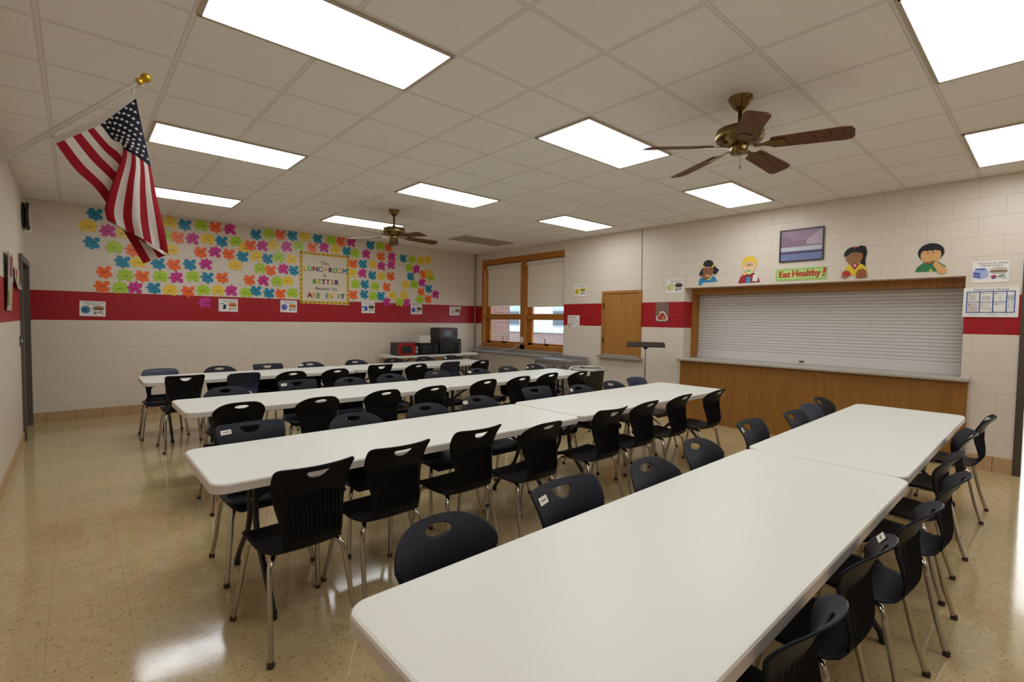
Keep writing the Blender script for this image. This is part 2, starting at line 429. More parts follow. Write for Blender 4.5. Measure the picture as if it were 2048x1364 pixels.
# ------------------------------------------------------------------ window
w = struct(bpy.data.objects.new('window_1', None)); COL.objects.link(w)
FX = XW-.012
m = MB(); m.box(FX, XO, W1-.075, W1, WZ0, WZ1); m.box(FX, XO, 3.964, W1-.075, WZ1-.115, WZ1); m.box(FX, XO, 5.115, 5.255, WZ0, WZ1-.115)
m.box(FX, XO, 3.964, W1-.075, WZ0, .985); m.box(FX, XO, 3.964, 4.0, .985, WZ1-.115)
m.build('window_frame', M_oakwin, w)
for (a, b) in ((5.255, 6.51), (4.0, 5.115)):
    m = MB(); s = .06
    for z0, z1 in ((.985, 1.55), (1.60, 2.77)):
        m.box(XW+.10, XW+.15, a, a+s*.4, z0, z1); m.box(XW+.10, XW+.15, b-s*1.9, b, z0, z1)
        m.box(XW+.10, XW+.15, a, b, z0, z0+.045); m.box(XW+.10, XW+.15, a, b, z1-.03, z1)
    m.box(XW+.045, XW+.16, a, b, 1.525, 1.635)
    m.build('sash', M_oakwin, w)
    for z0, z1 in ((1.03, 1.52), (1.645, 2.74)):
        MB().box(XW+.122, XW+.126, a+.02, b-.1, z0, z1).build('glass_pane', M_glass, w)
    c = (a+b)/2
    m = MB(); m.box(XW+.06, XW+.1, c-.05, c+.03, 1.0, 1.03); m.tube([(XW+.06, c-.01, 1.02), (XW+.03, c+.01, 1.06), (XW+.03, c-.02, 1.1), (XW+.03, c, 1.13)], .008, 6)
    m.build('window_crank', M_darkbr, w)
MB().box(XW-.05, XO, 3.968, 6.68, .85, .89).build('window_sill', M_stone, w)
for nm, (a, b, zb), lab in (('roller_shade', (5.265, 6.44, 1.835), 'beige roller shade over the window half beside the room corner, showing brick below'),
                            ('roller_shade', (4.005, 5.11, 1.80), 'beige roller shade over the window half next to the yellow sandwich drawing')):
    t = thing(nm, lab, 'window shade', (XW+.05, (a+b)/2, 2.76), group='roller shades in the window')
    L = (b-a)/2
    m = MB(); pr = rrect(-.035, .035, -.095, -.003, .02, 4)
    m.prism(pr, lambda x, z, h: (x, -L+h, z), 2*L); m.build('cassette', M_cass, t)
    m = MB(); m.box(-.003, .003, -L+.015, L-.015, zb-2.76, -.09); m.build('fabric', M_shade, t)
    m = MB(); m.box(-.008, .008, -L+.015, L-.015, zb-2.76-.012, zb-2.76+.012); m.build('hem_bar', M_shade, t)
t = thing('window_sensor', 'small white box with a drooping white cord on the window mullion', 'electrical box', (FX, 5.18, 1.1))
MB().box(-.03, 0, -.035, .035, -.06, .05).build('box', M_cass, t)
m = MB(); m.tube([(-.02, 0, -.06), (-.03, .06, -.12), (-.04, .2, -.18), (-.06, .38, -.225), (-.09, .52, -.262), (-.12, .62, -.268)], .007, 6); m.build('cord', M_cass, t)
# convector cabinet with metal shelf below the window
t = thing('radiator_cover', 'wide convector cabinet with metal top shelf below the window', 'radiator', (XW, 5.45, 0))
MB().box(-.20, 0, -1.15, 1.24, .0, .78).build('cabinet', mat('convector_paint', 'bfb4a6', .45), t)
m = MB(); m.box(-.25, 0, -1.19, 1.27, .78, .815); m.build('top_shelf', mat('shelf_metal', 'b4b8bc', .3, .4), t)

# outside
gm = mat('outside_ground', '8d8f8a', .9)
struct(MB().box(XO, 24, 2.5, 20, -.3, -.2).build('ground_outside', gm))
def brick(name, axis, c0, c1, mo):
    k = NT(name, .8, .2); vec, xyz = k.coords()
    cmb = k.n('ShaderNodeCombineXYZ'); k.l(xyz[axis], cmb.inputs[0]); k.l(xyz['Z'], cmb.inputs[1])
    br = k.n('ShaderNodeTexBrick'); k.l(cmb.outputs[0], br.inputs['Vector']); br.offset = .5
    for a, b in (('Scale', 1.), ('Mortar Size', .006), ('Brick Width', .21), ('Row Height', .0675)): br.inputs[a].default_value = b
    br.inputs['Color1'].default_value = (*hexc(c0), 1); br.inputs['Color2'].default_value = (*hexc(c1), 1); br.inputs['Mortar'].default_value = (*hexc(mo), 1)
    k.l(br.outputs['Color'], k.b.inputs['Base Color']); return k.m
M_brx = brick('brick_x', 'X', '7d5f58', '8c6d65', 'a89a94'); M_bry = brick('brick_y', 'Y', '97807a', 'a58e88', 'b5a8a4')
tag(MB().box(XO+.15, 7.53, 8., 8.3, -.25, 4.2).build('brick_wall', M_brx), 'red brick wing wall seen through the window below its shade', 'brick wall')
t = thing('neighbouring_building', 'white panelled building with brick base seen through the window', 'building', (11, 11, -.2))
MB().box(0, .3, -5, 6, 0, 1.26).build('brick_base', M_bry, t)
MB().box(-.06, .3, -5, 6, 1.27, 1.40).build('sill_band', mat('ext_white_band', 'd9dde0', .6), t)
MB().box(.02, .3, -5, 6, 1.4, 4.5).build('wall', mat('ext_white_panel', 'e6eaec', .6), t)
for yy in (-2.3, .3, 3.):
    m = MB(); m.box(-.02, .04, yy, yy+.9, 1.5, 2.9); p = m.build('window', mat('ext_frame', 'b9c6cc', .5), t)
    MB().box(-.03, -.019, yy+.05, yy+.85, 1.55, 2.05).build('pane', mat('ext_glass', '5d6b78', .15), p)
    MB().box(-.03, -.019, yy+.05, yy+.85, 2.1, 2.85).build('pane', mat('ext_glass_pale', 'b7ced6', .2), p)

# ------------------------------------------------------------------ ceiling lights
S = .6096
def fixture(i, j, label, lit=True):
    t = thing('ceiling_light', label, 'ceiling light', (S*(i+1), S*(j+.5), ZC), group='recessed fluorescent ceiling panels')
    L, W, b = S, S/2, .022
    m = MB()
    for x0, x1, y0, y1 in ((-L+.008, L-.008, -W+.008, -W+b+.008), (-L+.008, L-.008, W-b-.008, W-.008), (-L+.008, -L+b+.008, -W+b, W-b), (L-b-.008, L-.008, -W+b, W-b)):
        m.box(x0, x1, y0, y1, -.012, -.0005)
    m.build('frame', M_fixt, t)
    x, y = L-b-.008, W-b-.008
    MB().add([(-x, -y, -.006), (x, -y, -.006), (x, y, -.006), (-x, y, -.006)], [(0, 3, 2, 1)]).build('diffuser', M_led if lit else M_dead, t, recalc=False)
fixture(-2, 0, 'largest lit ceiling panel, next above the flag finial towards the ceiling middle')
fixture(-2, 4, 'lit ceiling panel beside the blue canton of the flag')
fixture(-2, 8, 'lit ceiling panel partly hidden by the lower striped half of the flag')
fixture(2, 0, 'lit ceiling panel overlapped by a blade tip of the larger ceiling fan')
fixture(2, 4, 'lit ceiling panel just in front of the small far fan, towards the camera')
fixture(2, 8, 'lit ceiling panel partly behind the motor of the small far fan')
fixture(6, 0, 'lit ceiling panel directly below the larger fan, above the blond cutout')
fixture(6, 4, 'lit ceiling panel above the wall stretch between window and hatch')
fixture(2, -4, 'lit ceiling panel cut by the top frame edge, above the larger fan')
fixture(6, -4, 'lit ceiling panel cut by the frame edge above the lunch menu')
fixture(6, 8, 'unlit grey ceiling panel near the window corner', False)
for (i, j) in ((-2, -4), (2, -8)):         # the same lamps behind the camera
    l = bpy.data.lights.new('ceiling_lamp', 'AREA'); l.shape = 'RECTANGLE'; l.size = 1.15; l.size_y = .55
    l.energy = 8.0*PI*1.15*.55; l.color = (.96, 1., 1.03)
    o = bpy.data.objects.new('ceiling_lamp', l); COL.objects.link(o); o.location = (S*(i+1), S*(j+.5), ZC-.01)

# ------------------------------------------------------------------ fans
def fan(loc, label, ang, drop):
    t = thing('ceiling_fan', label, 'ceiling fan', loc, math.radians(ang), 'ceiling fans with oak blades')
    MB().lathe([(.078, 0), (.078, -.018), (.066, -.03), (.05, -.062), (.028, -.085), (.018, -.09)], n=28).build('canopy', M_brass, t)
    z = -drop
    m = MB(); m.tube([(0, 0, -.08), (0, 0, z+.10)], .0135, 12); m.build('downrod', M_darkbr, t)
    MB().lathe([(.02, z+.12), (.03, z+.10), (.11, z+.09), (.15, z+.075), (.158, z+.03), (.15, z+.0), (.11, z-.02), (.06, z-.03)], n=36).build('motor_housing', M_brass, t)
    MB().lathe([(.055, z-.03), (.058, z-.04), (.058, z-.075), (.05, z-.088), (.012, z-.092)], n=28).build('switch_housing', M_brass, t)
    m = MB(); m.tube([(.05, .02, z-.08), (.058, .02, z-.12), (.058, .02, z-.155)], .0018, 5); m.lathe([(.004, -.012), (.006, 0), (.003, .01)], (.058, .02, z-.16), 8); m.build('pull_chain', M_brass, t)
    for k in range(5):
        a = 2*PI*k/5; ca, sa = math.cos(a), math.sin(a); pitch = math.radians(-13)
        def P(rr, w, h):      # blade frame: rr along, w across, h up
            y = w*math.cos(pitch)-h*math.sin(pitch); zz = z-.045-.05*(rr-.15)+w*math.sin(pitch)+h*math.cos(pitch)
            return (rr*ca-y*sa, rr*sa+y*ca, zz)
        out = [(.195, -.05), (.21, -.062), (.61, -.076), (.645, -.068), (.66, -.045), (.66, .045), (.645, .068), (.61, .076), (.21, .062), (.195, .05)]
        bl = MB().prism(out, lambda q, w_, h: P(q, w_, h), .006).build('blade', M_blade, t)
        m = MB(); m.prism([(.09, -.018), (.15, -.014), (.19, -.035), (.265, -.04), (.285, -.02), (.285, .02), (.265, .04), (.19, .035), (.15, .014), (.09, .018)], lambda q, w_, h: P(q, w_, h-.006), .005)
        m.build('blade_iron', M_brass, bl)
fan((1.745, -.90, ZC), 'large brass ceiling fan with five oak blades above the nearest table rows', -4, .295)
fan((1.72, 3.97, ZC), 'small-looking far brass ceiling fan in front of the puzzle-piece wall', 62, .34)

# ------------------------------------------------------------------ tables
def folding_table(x0, x1, y0, y1, rz, label, H=.737, legs=True):
    cx, cy = (x0+x1)/2, (y0+y1)/2
    t = thing('folding_table', label, 'folding table', (cx, cy, 0), rz, 'white plastic folding tables')
    L, W = (x1-x0)/2, (y1-y0)/2
    m = MB(); ring = []
    for d, z in ((.012, H), (.004, H-.003), (0, H-.010), (0, H-.046), (.006, H-.05)):
        ring.append([(a, b, z) for a, b in rrect(-L+d, L-d, -W+d, W-d, .07-d, 6)])
    n = len(ring[0]); vs = [v for q in ring for v in q]
    m.add(vs, [tuple(range(n))], 0)
    for i in range(len(ring)-1):
        m.add(vs, [(i*n+k, (i+1)*n+k, (i+1)*n+(k+1) % n, i*n+(k+1) % n) for k in range(n)], 1 if i else 0, i == 0)
    m.add(vs, [tuple(reversed([(len(ring)-1)*n+k for k in range(n)]))], 1)
    m.build('table_top', [M_white, M_tedge], t)
    for sx in (-1, 1):
        x = sx*(L-.265)
        for sy in (-1, 1):
            mm = MB(); y = [.05, .05, .06, .10, .19, .29, .345, .36]; zz = [H-.05, .50, .40, .31, .22, .12, .05, .0]
            mm.tube([(x, sy*a, b) for a, b in zip(y, zz)], .0155, 8); lg = mm.build('leg', M_blackmetal, t)
            q = MB(); q.tube([(x, sy*.357, .04), (x, sy*.36, .0)], .0185, 8); q.build('foot_cap', M_blackmetal, lg)
        mm = MB(); mm.tube([(x, -.05, .50), (x, .05, .50)], .011, 6); mm.tube([(x, 0, .50), (x-sx*.36, 0, H-.07)], .011, 6); mm.tube([(x, -W+.09, H-.065), (x, W-.09, H-.065)], .014, 6)
        mm.build('brace', M_blackmetal, t)
    return t
TABLES = [
    (-1.19, 1.382, -1.965, -1.178, 0, 'white folding table in the front of the photo, the nearest one'),
    (1.388, 3.985, -1.938, -1.150, .006, 'white folding table end to end with the nearest one, by the serving counter'),
    (-1.262, 1.30, .085, .882, .002, 'white folding table of the second row, its rounded end towards the aisle'),
    (1.318, 3.885, .105, .945, .004, 'white folding table of the second row ending at the oak counter front'),
    (-1.075, 1.465, 2.125, 2.915, .0, 'white folding table of the third row at the aisle end'),
    (1.478, 4.065, 2.190, 2.985, .018, 'white folding table of the third row ending at the green trash can'),
    (-1.14, 1.385, 4.46, 5.245, .0, 'white folding table of the farthest row at the aisle end'),
    (1.40, 3.995, 4.50, 5.255, .0, 'white folding table of the farthest row, in front of the microwave table'),
]
for a in TABLES: folding_table(*a)
folding_table(2.86, 5.0, 6.17, 6.80, 0, 'white table against the wall carrying the microwaves', .77)

# ------------------------------------------------------------------ chairs
# shell profile: (y forward, z up) from the front lip over the seat to the top of the back
PROF = [(.215, .412), (.212, .430), (.198, .442), (.15, .448), (.08, .446), (.0, .440), (-.08, .437), (-.14, .441), (-.178, .454), (-.202, .482),
        (-.213, .53), (-.209, .60), (-.201, .66), (-.204, .715), (-.221, .765), (-.25, .81), (-.285, .85)]
def arclen(p):
    s = [0.]
    for a, b in zip(p, p[1:]): s.append(s[-1]+math.hypot(b[0]-a[0], b[1]-a[1]))
    return s
ARC = arclen(PROF); SJ = ARC[9]; ST = ARC[-1]
def prof(s):
    s = max(0, min(ST, s))
    for i in range(len(ARC)-1):
        if s <= ARC[i+1]+1e-9: break
    g = lambda k: PROF[max(0, min(len(PROF)-1, k))]
    t = (s-ARC[i])/(ARC[i+1]-ARC[i]); p0, p1, p2, p3 = g(i-1), g(i), g(i+1), g(i+2)
    return tuple(.5*(2*p1[k]+(p2[k]-p0[k])*t+(2*p0[k]-5*p1[k]+4*p2[k]-p3[k])*t*t+(3*p1[k]-p0[k]-3*p2[k]+p3[k])*t**3) for k in (0, 1))
def shell(x, s):
    y, z = prof(s)
    e = max(0, min(1, (s-SJ*.75)/(ST-SJ)*1.6)); k = 1.25*e
    q = max(0, min(1, (SJ-s)/.1)) if s < SJ else 0
    return Vector((x, y+k*x*x, z+q*.35*x*x*(1 if s > .06 else 0)))
def solid(vs, fs, th):
    """thin sheet -> closed shell"""
    me = bpy.data.meshes.new('shell'); me.from_pydata([tuple(v) for v in vs], [], fs)
    bm = bmesh.new(); bm.from_mesh(me); bpy.data.meshes.remove(me)
    bmesh.ops.recalc_face_normals(bm, faces=bm.faces)
    up = sum((f_.normal.y+f_.normal.z) for f_ in bm.faces)
    if up < 0: bmesh.ops.reverse_faces(bm, faces=bm.faces)
    bmesh.ops.solidify(bm, geom=bm.faces[:], thickness=th)
    bmesh.ops.recalc_face_normals(bm, faces=bm.faces)
    v = [tuple(q.co) for q in bm.verts]; bm.verts.index_update(); f_ = [tuple(q.index for q in p.verts) for p in bm.faces]; bm.free()
    return v, f_
def seat_mesh(kind):
    N, K = 14, 12; vs = []; fs = []
    for i in range(N+1):
        s = SJ*i/N
        w = .202 if s > .07 else .197-.05*((.07-s)/.07)**2
        if s > SJ*.6: w -= (.202-.140)*((s-SJ*.6)/(SJ*.4))**1.3
        for k in range(K+1): vs.append(shell(w*(2*k/K-1), s))
    for i in range(N):
        for k in range(K): a = i*(K+1)+k; fs.append((a, a+1, a+K+2, a+K+1))
    return solid(vs, fs, .008)
def back_mesh(kind):
    top = ST; H = ST-SJ
    side = [(.140, 0), (.143, .05), (.154, .12), (.171, .20), (.186, .27), (.191, .33)]
    if kind == 'oval':
        pts = [(x, s) for x, s in side[:-1] if s < H-.13]
        for k in range(0, 19):
            a = PI/2*k/18; pts.append((.193*math.cos(a)**.86 if math.cos(a) > 1e-6 else 0, (H-.125)+.125*math.sin(a)))
    else:
        rr = .035 if kind == 'moon' else .05; tw = .192 if kind == 'moon' else .186; crown = 0 if kind == 'moon' else .012
        pts = [(x, s) for x, s in side]
        for k in range(0, 9):
            a = PI/2*k/8; pts.append((tw-rr+rr*math.cos(a), H-rr-crown+rr*math.sin(a)))
        pts += [(tw*.5, H-crown*.25), (0, H)]
    outer = pts+[(-x, s) for x, s in reversed(pts[:-1])]
    if kind == 'plain': outer = [(x*(.97), s) for x, s in outer]
    c = (0, .085) if kind == 'plain' else (0, H-.052)
    def hole(a):
        ca, sa = math.cos(a), math.sin(a)
        if kind == 'oval': return (c[0]+.052*ca, c[1]+.0205*sa)
        if kind == 'moon':
            # flat top, round bottom
            poly = [(-.056, .014), (-.052, .0), (-.036, -.022), (-.014, -.033), (.014, -.033), (.036, -.022), (.052, .0), (.056, .014), (.048, .018), (-.048, .018)]
            return ray_poly(poly, ca, sa, c)
        return ray_poly([(-.095, -.055), (.095, -.055), (.095, .02), (.08, .045), (.05, .055), (-.05, .055), (-.08, .045), (-.095, .02)], ca, sa, c)
    def ray_poly(poly, ca, sa, o):
        best = None
        for (x0, y0), (x1, y1) in zip(poly, poly[1:]+poly[:1]):
            dx, dy = x1-x0, y1-y0; det = ca*dy-sa*dx
            if abs(det) < 1e-12: continue
            t = (x0*dy-y0*dx)/det; q = (x0*sa-y0*ca)/det
            if t > 1e-9 and -1e-6 <= q <= 1+1e-6 and (best is None or t > best): best = t
        return (o[0]+ca*best, o[1]+sa*best)
    ang = [math.atan2(s-c[1], x-c[0]) for x, s in outer]+[2*PI*k/72-PI for k in range(72)]
    ang = sorted(set(round(a, 4) for a in ang)); ang = [a for i, a in enumerate(ang) if i == 0 or a-ang[i-1] > .012]
    op = [(x-c[0], s-c[1]) for x, s in outer]
    R = 13; n = len(ang); vs = []; fs = []
    for i in range(R+1):
        t = (i/R)**1.25
        for a in ang:
            h = hole(a); o = ray_poly(op, math.cos(a), math.sin(a), c)
            vs.append(shell(h[0]+(o[0]-h[0])*t, SJ+h[1]+(o[1]-h[1])*t))
    for i in range(R):
        for k in range(n): fs.append((i*n+k, i*n+(k+1) % n, (i+1)*n+(k+1) % n, (i+1)*n+k))
    v, f_ = solid(vs, fs, .008)
    return v, f_
def ribs(mb):
    for k in range(13):
        x = -.132+.022*k; K = 9; vs = []; fs = []
        tp = .25-.12*(x/.17)**2*.35
        for i in range(K+1):
            s = SJ+.01+(tp-.01)*i/K; p = shell(x*(.93+.1*i/K), s); a, b = prof(s-.004), prof(s+.004)
            nrm = Vector((0, -(b[1]-a[1]), (b[0]-a[0]))).normalized()
            for dx, h in ((-.005, .006), (0, .0155 if 0 < i < K else .009), (.005, .006)): vs.append(p+nrm*h+Vector((dx, 0, 0)))
        for i in range(K):
            for j in range(2): a = i*3+j; fs.append((a, a+1, a+4, a+3))
        mb.add(vs, fs, 0)
CH = {}
def chair_meshes(kind, colour):
    if (kind, colour) in CH: return CH[(kind, colour)]
    mm = {'black': M_black, 'navy': M_navy, 'blue': M_blue}[colour]
    def mesh(name, mb, mt):
        o = mb.build(name, mt); me = o.data; bpy.data.objects.remove(o); return me
    d = {}
    sm = MB(); sm.add(*seat_mesh(kind), 0, True); d['seat'] = mesh('seat', sm, mm)
    bk = MB(); bk.add(*back_mesh(kind), 0, True)
    if kind != 'plain': ribs(bk)
    d['backrest'] = mesh('backrest', bk, mm)
    d['leg'] = []; d['foot_glide'] = []
    for sx in (-1, 1):
        for fr in (1, -1):
            if fr > 0: p = [(sx*.125, .03, .422), (sx*.14, .10, .421), (sx*.162, .135, .415), (sx*.175, .152, .39), (sx*.182, .162, .35), (sx*.205, .205, .15), (sx*.222, .236, .008)]
            else: p = [(sx*.125, .01, .422), (sx*.135, -.08, .421), (sx*.160, -.125, .416), (sx*.179, -.142, .392), (sx*.185, -.152, .34), (sx*.198, -.195, .15), (sx*.212, -.238, .008)]
            mb = MB(); mb.tube(p, .0125, 8); d['leg'].append(mesh('leg', mb, M_chrome))
            e = p[-1]; mb = MB(); mb.lathe([(.014, 0), (.0165, .004), (.0165, .016), (.013, .026)], (e[0], e[1], 0), 10); d['foot_glide'].append(mesh('foot_glide', mb, M_glide))
    mb = MB()
    for sx in (-1, 1): mb.tube([(sx*.125, .04, .423), (sx*.125, -.02, .423)], .0105, 8)
    mb.tube([(-.14, .09, .423), (.14, .09, .423)], .009, 6); mb.tube([(-.13, -.07, .421), (.13, -.07, .421)], .009, 6)
    d['seat_frame'] = mesh('seat_frame', mb, M_chrome)
    mb = MB(); vs = []
    for x, s in ((.165, ST-.075), (.105, ST-.075), (.105, ST-.043), (.165, ST-.043)):
        vs.append(shell(x, s)+Vector((0, .003, .0015)))
    mb.add(vs, [(0, 1, 2, 3)], 0)
    cx = shell(.135, ST-.059)+Vector((0, .0045, .002))
    for q in stroke(scribble(.117, 0, .036, .008, random.Random(3), 7), .003):
        mb.add([shell(x, ST-.059+z)+Vector((0, .0045, .002)) for x, z in q], [(0, 1, 2, 3)], 1)
    o = mb.build('name_sticker', [M_sticker, M_ink], recalc=False); d['sticker'] = o.data; bpy.data.objects.remove(o)
    CH[(kind, colour)] = d
    return d
def chair(x, y, rz, kind, colour, sticker, label, size=1., wide=1.):
    t = thing('stacking_chair', label, 'chair', (x, y, 0), rz, 'plastic lunchroom chairs at the tables')
    t.scale = (size*wide, size, size)
    d = chair_meshes(kind, colour)
    put('seat', d['seat'], t); b = put('backrest', d['backrest'], t); put('seat_frame', d['seat_frame'], t)
    for l, g in zip(d['leg'], d['foot_glide']): put('foot_glide', g, put('leg', l, t))
    if sticker: put('name_sticker', d['sticker'], b)['label'] = 'pale name sticker beside the handle hole'
CHAIRS = [
    ('nearest', 'far', [(-0.78, -1.26, 0, 'oval', 'navy', 0), (-0.16, -1.27, 0, 'moon', 'navy', 1), (0.41, -1.32, 0, 'oval', 'navy', 0), (1.0, -1.27, 0, 'oval', 'navy', 0), (1.82, -1.23, 0, 'moon', 'navy', 1), (2.47, -1.3, 0, 'moon', 'navy', 0), (2.96, -1.26, 0, 'plain', 'blue', 0), (3.5, -1.2, 0, 'oval', 'navy', 0)]),
    ('second', 'far', [(-0.87, 0.82, 0, 'moon', 'navy', 1), (-0.22, 0.71, 0, 'oval', 'navy', 0), (0.4, 0.74, 0, 'oval', 'navy', 0), (0.98, 0.81, 0, 'oval', 'navy', 1), (1.83, 0.93, 0, 'moon', 'navy', 0), (2.33, 0.76, 0, 'oval', 'navy', 1), (2.9, 0.76, 0, 'oval', 'navy', 0), (3.46, 0.82, 0, 'plain', 'blue', 0)]),
    ('third', 'far', [(-0.62, 2.73, 0, 'oval', 'navy', 0), (0.1, 2.9, 0, 'moon', 'navy', 1), (0.65, 2.8, 0, 'oval', 'navy', 0), (1.2, 2.87, 0, 'oval', 'navy', 0), (1.9, 2.91, 0, 'oval', 'navy', 0), (2.52, 2.8, 0, 'oval', 'navy', 1), (3.08, 2.8, 0, 'oval', 'navy', 0), (3.66, 2.83, 0, 'oval', 'navy', 1)]),
    ('farthest', 'far', [(-0.9, 5.06, 0, 'plain', 'blue', 0), (-0.23, 5.06, 0, 'oval', 'navy', 0), (0.39, 5.07, 0, 'moon', 'navy', 0), (1.0, 5.06, 0, 'oval', 'navy', 1), (1.74, 5.08, 0, 'oval', 'navy', 0), (2.42, 5.07, 0, 'oval', 'navy', 0), (3.05, 5.07, 0, 'oval', 'navy', 0), (3.65, 5.07, 0, 'oval', 'navy', 1)]),
    ('nearest', 'near', [(-.33, -1.83, 0, 'oval', 'navy', 0), (.25, -1.83, 0, 'oval', 'navy', 1), (.79, -1.88, 0, 'oval', 'navy', 0), (1.42, -1.91, .04, 'oval', 'navy', 0), (1.95, -1.84, 0, 'oval', 'navy', 0), (2.68, -1.83, .18, 'moon', 'navy', 0), (3.6, -1.87, .0, 'moon', 'navy', 1)]),
    ('second', 'near', [(-0.92, 0.02, 0.07, 'moon', 'black', 0), (-0.45, 0.09, 0.05, 'moon', 'black', 0), (0.11, 0.14, 0.05, 'moon', 'black', 0), (0.59, 0.02, 0, 'oval', 'black', 0), (1.33, 0.04, 0, 'moon', 'black', 0), (1.88, 0.08, 0, 'oval', 'black', 0), (2.47, 0.09, 0, 'oval', 'black', 0), (3.08, 0.05, 0, 'oval', 'black', 0)]),
    ('third', 'near', [(-0.76, 2.0, 0, 'oval', 'black', 0), (-0.19, 1.9, 0, 'oval', 'black', 0), (0.43, 1.95, 0, 'oval', 'black', 0), (0.94, 1.92, 0, 'oval', 'black', 0), (1.7, 2.03, 0, 'oval', 'black', 0), (2.22, 2.02, 0, 'oval', 'black', 0), (2.79, 2.09, 0, 'oval', 'black', 0), (3.26, 1.99, 0, 'oval', 'black', 0)]),
    ('farthest', 'near', [(-0.81, 4.21, 0, 'moon', 'black', 0), (-0.23, 4.17, 0, 'plain', 'blue', 0), (0.27, 4.04, 0, 'oval', 'black', 0), (0.82, 4.04, 0, 'oval', 'black', 0), (1.54, 4.23, 0, 'moon', 'black', 0), (2.06, 4.09, 0, 'oval', 'black', 0), (2.67, 4.11, 0, 'plain', 'blue', 0), (3.25, 4.07, 0, 'oval', 'black', 0)]),
]
ORD = ['first', 'second', 'third', 'fourth', 'fifth', 'sixth', 'seventh', 'eighth', 'ninth', 'tenth']
HOLE = {'oval': 'oval-handled', 'moon': 'half-moon-handled', 'plain': 'solid-backed'}
for row, side, lst in CHAIRS:
    for k, (x, y, rz, kind, colour, st) in enumerate(lst):
        lab = '%s %s chair%s, %s from left, %s side of the %s table row' % (colour, HOLE[kind], ' with name sticker' if st else '', ORD[k], 'wall' if False else side, row)
        chair(x, y, rz+(PI if side == 'far' else 0), kind, colour, st, lab, .945 if (row, side) == ('nearest', 'near') else (.96 if side == 'far' else 1.), 1.1 if side == 'far' else (1. if row == 'nearest' else .96))

# ------------------------------------------------------------------ microwaves
M_mwblack = mat('appliance_black', '0c0c0e', .25); M_mwdark = mat('appliance_side', '25231f', .45); M_mwred = mat('appliance_red', '9c0f16', .3)
M_mwred2 = mat('appliance_maroon', '4a0d12', .3); M_mwglass = mat('microwave_glass', '2e3133', .12); M_silver = mat('panel_silver', '9a948c', .4)
def microwave(x0, x1, yf, depth, z0, z1, label, door, body, panel_w=.085, knobs=False):
    t = thing('microwave', label, 'microwave', (x0, yf, z0), group='microwaves on the wall table')
    W, H = x1-x0, z1-z0
    MB().box(0, W, .02, depth, .008, H).build('body', body, t)
    dw = W-panel_w
    dr = MB().box(0, dw, -.012, .02, .012, H-.003).build('door', door, t)
    MB().box(dw*.17, dw*.80, -.0145, -.012, H*.2, H*.78).build('door_window', M_mwglass, dr)
    p = MB().box(dw, W, -.008, .02, .012, H-.003).build('control_panel', M_mwblack, t)
    if knobs:
        for k in range(4):
            MB().lathe([(.014, 0), (.014, -.012), (.01, -.014)], (dw+panel_w/2, -.008, H*(.18+.2*k)), 12, axis='y').build('knob', M_silver, p)
    else:
        m = MB(); m.box(dw+.012, W-.012, -.0095, -.008, H*.18, H*.42); m.box(dw+.012, W-.012, -.0095, -.008, H*.48, H*.7); m.build('keypad', M_silver if door is M_mwred else M_mwdark, p)
    m = MB()
    for a in (.03, W-.05):
        for b in (.05, depth-.05): m.box(a, a+.02, b, b+.02, 0, .01)
    m.build('feet', M_mwblack, t)
TZ = .77
microwave(3.03, 3.475, 6.21, .34, TZ, TZ+.255, 'bright red microwave on the wall table, the one at its aisle end', M_mwred, M_mwdark)
microwave(3.495, 3.955, 6.22, .34, TZ, TZ+.245, 'low black microwave carrying a white box, beside the bright red microwave', M_mwblack, M_mwblack)
microwave(3.985, 4.54, 6.22, .38, TZ, TZ+.315, 'large black toaster-style oven with knobs, underneath the maroon microwave', M_mwblack, M_mwblack, .09, True)
microwave(3.99, 4.46, 6.24, .34, TZ+.315, TZ+.315+.24, 'maroon and black microwave stacked on top of the large black one', M_mwred2, M_mwdark)
m = MB(); m.box(-.125, .125, -.1, .1, 0, .15)
tag(m.build('carton', mat('white_carton', 'd6d0c0', .6), None, (3.68, 6.38, TZ+.245)), 'plain white carton on the low black microwave', 'box')

# ------------------------------------------------------------------ stainless cart, trash can, music stand
t = thing('steel_table', 'stainless steel work table behind the trash can, below the window end', 'steel table', (5.0, 3.72, 0))
m = MB(); m.box(-.29, .29, -.43, .43, .765, .79); m.box(-.29, -.282, -.43, .43, .79, .81); m.box(.262, .29, -.43, .43, .79, .845); m.build('worktop', M_steel, t)
m = MB(); m.box(-.26, -.24, -.40, .40, .70, .765); m.box(.24, .26, -.40, .40, .70, .765); m.box(-.24, .24, -.40, -.38, .70, .765); m.box(-.24, .24, .38, .40, .70, .765); m.build('apron', M_steel, t)
MB().box(-.26, .26, -.40, .40, .22, .24).build('undershelf', M_steel, t)
for a in (-.25, .25):
    for b in (-.39, .39):
        m = MB(); m.tube([(a, b, 0), (a, b, .765)], .02, 8); m.build('leg', M_steel, t)
t = thing('trash_can', 'big dark green trash can with grey liner folded over its rim', 'trash can', (4.47, 2.62, 0))
M_can = mat('can_green', '1c241c', .5); M_liner = mat('liner_plastic', 'b8b4aa', .3); M_linerg = mat('liner_green', '49554d', .35)
MB().lathe([(.20, 0), (.215, .02), (.262, .70), (.272, .715), (.285, .72), (.285, .745), (.27, .748), (.255, .74), (.245, .7), (.2, .05)], n=36).build('bin', M_can, t)
m = MB(); prf = [(.24, .70), (.262, .75), (.280, .762), (.293, .752), (.297, .725)]; n = 40; vs = []
for i, (rr, zz) in enumerate(prf):
    for k in range(n):
        a = 2*PI*k/n; q = 1+.012*math.sin(7*a+i)+.01*math.sin(13*a); vs.append((rr*q*math.cos(a), rr*q*math.sin(a), zz+.006*math.sin(5*a+i)*(i > 2)))
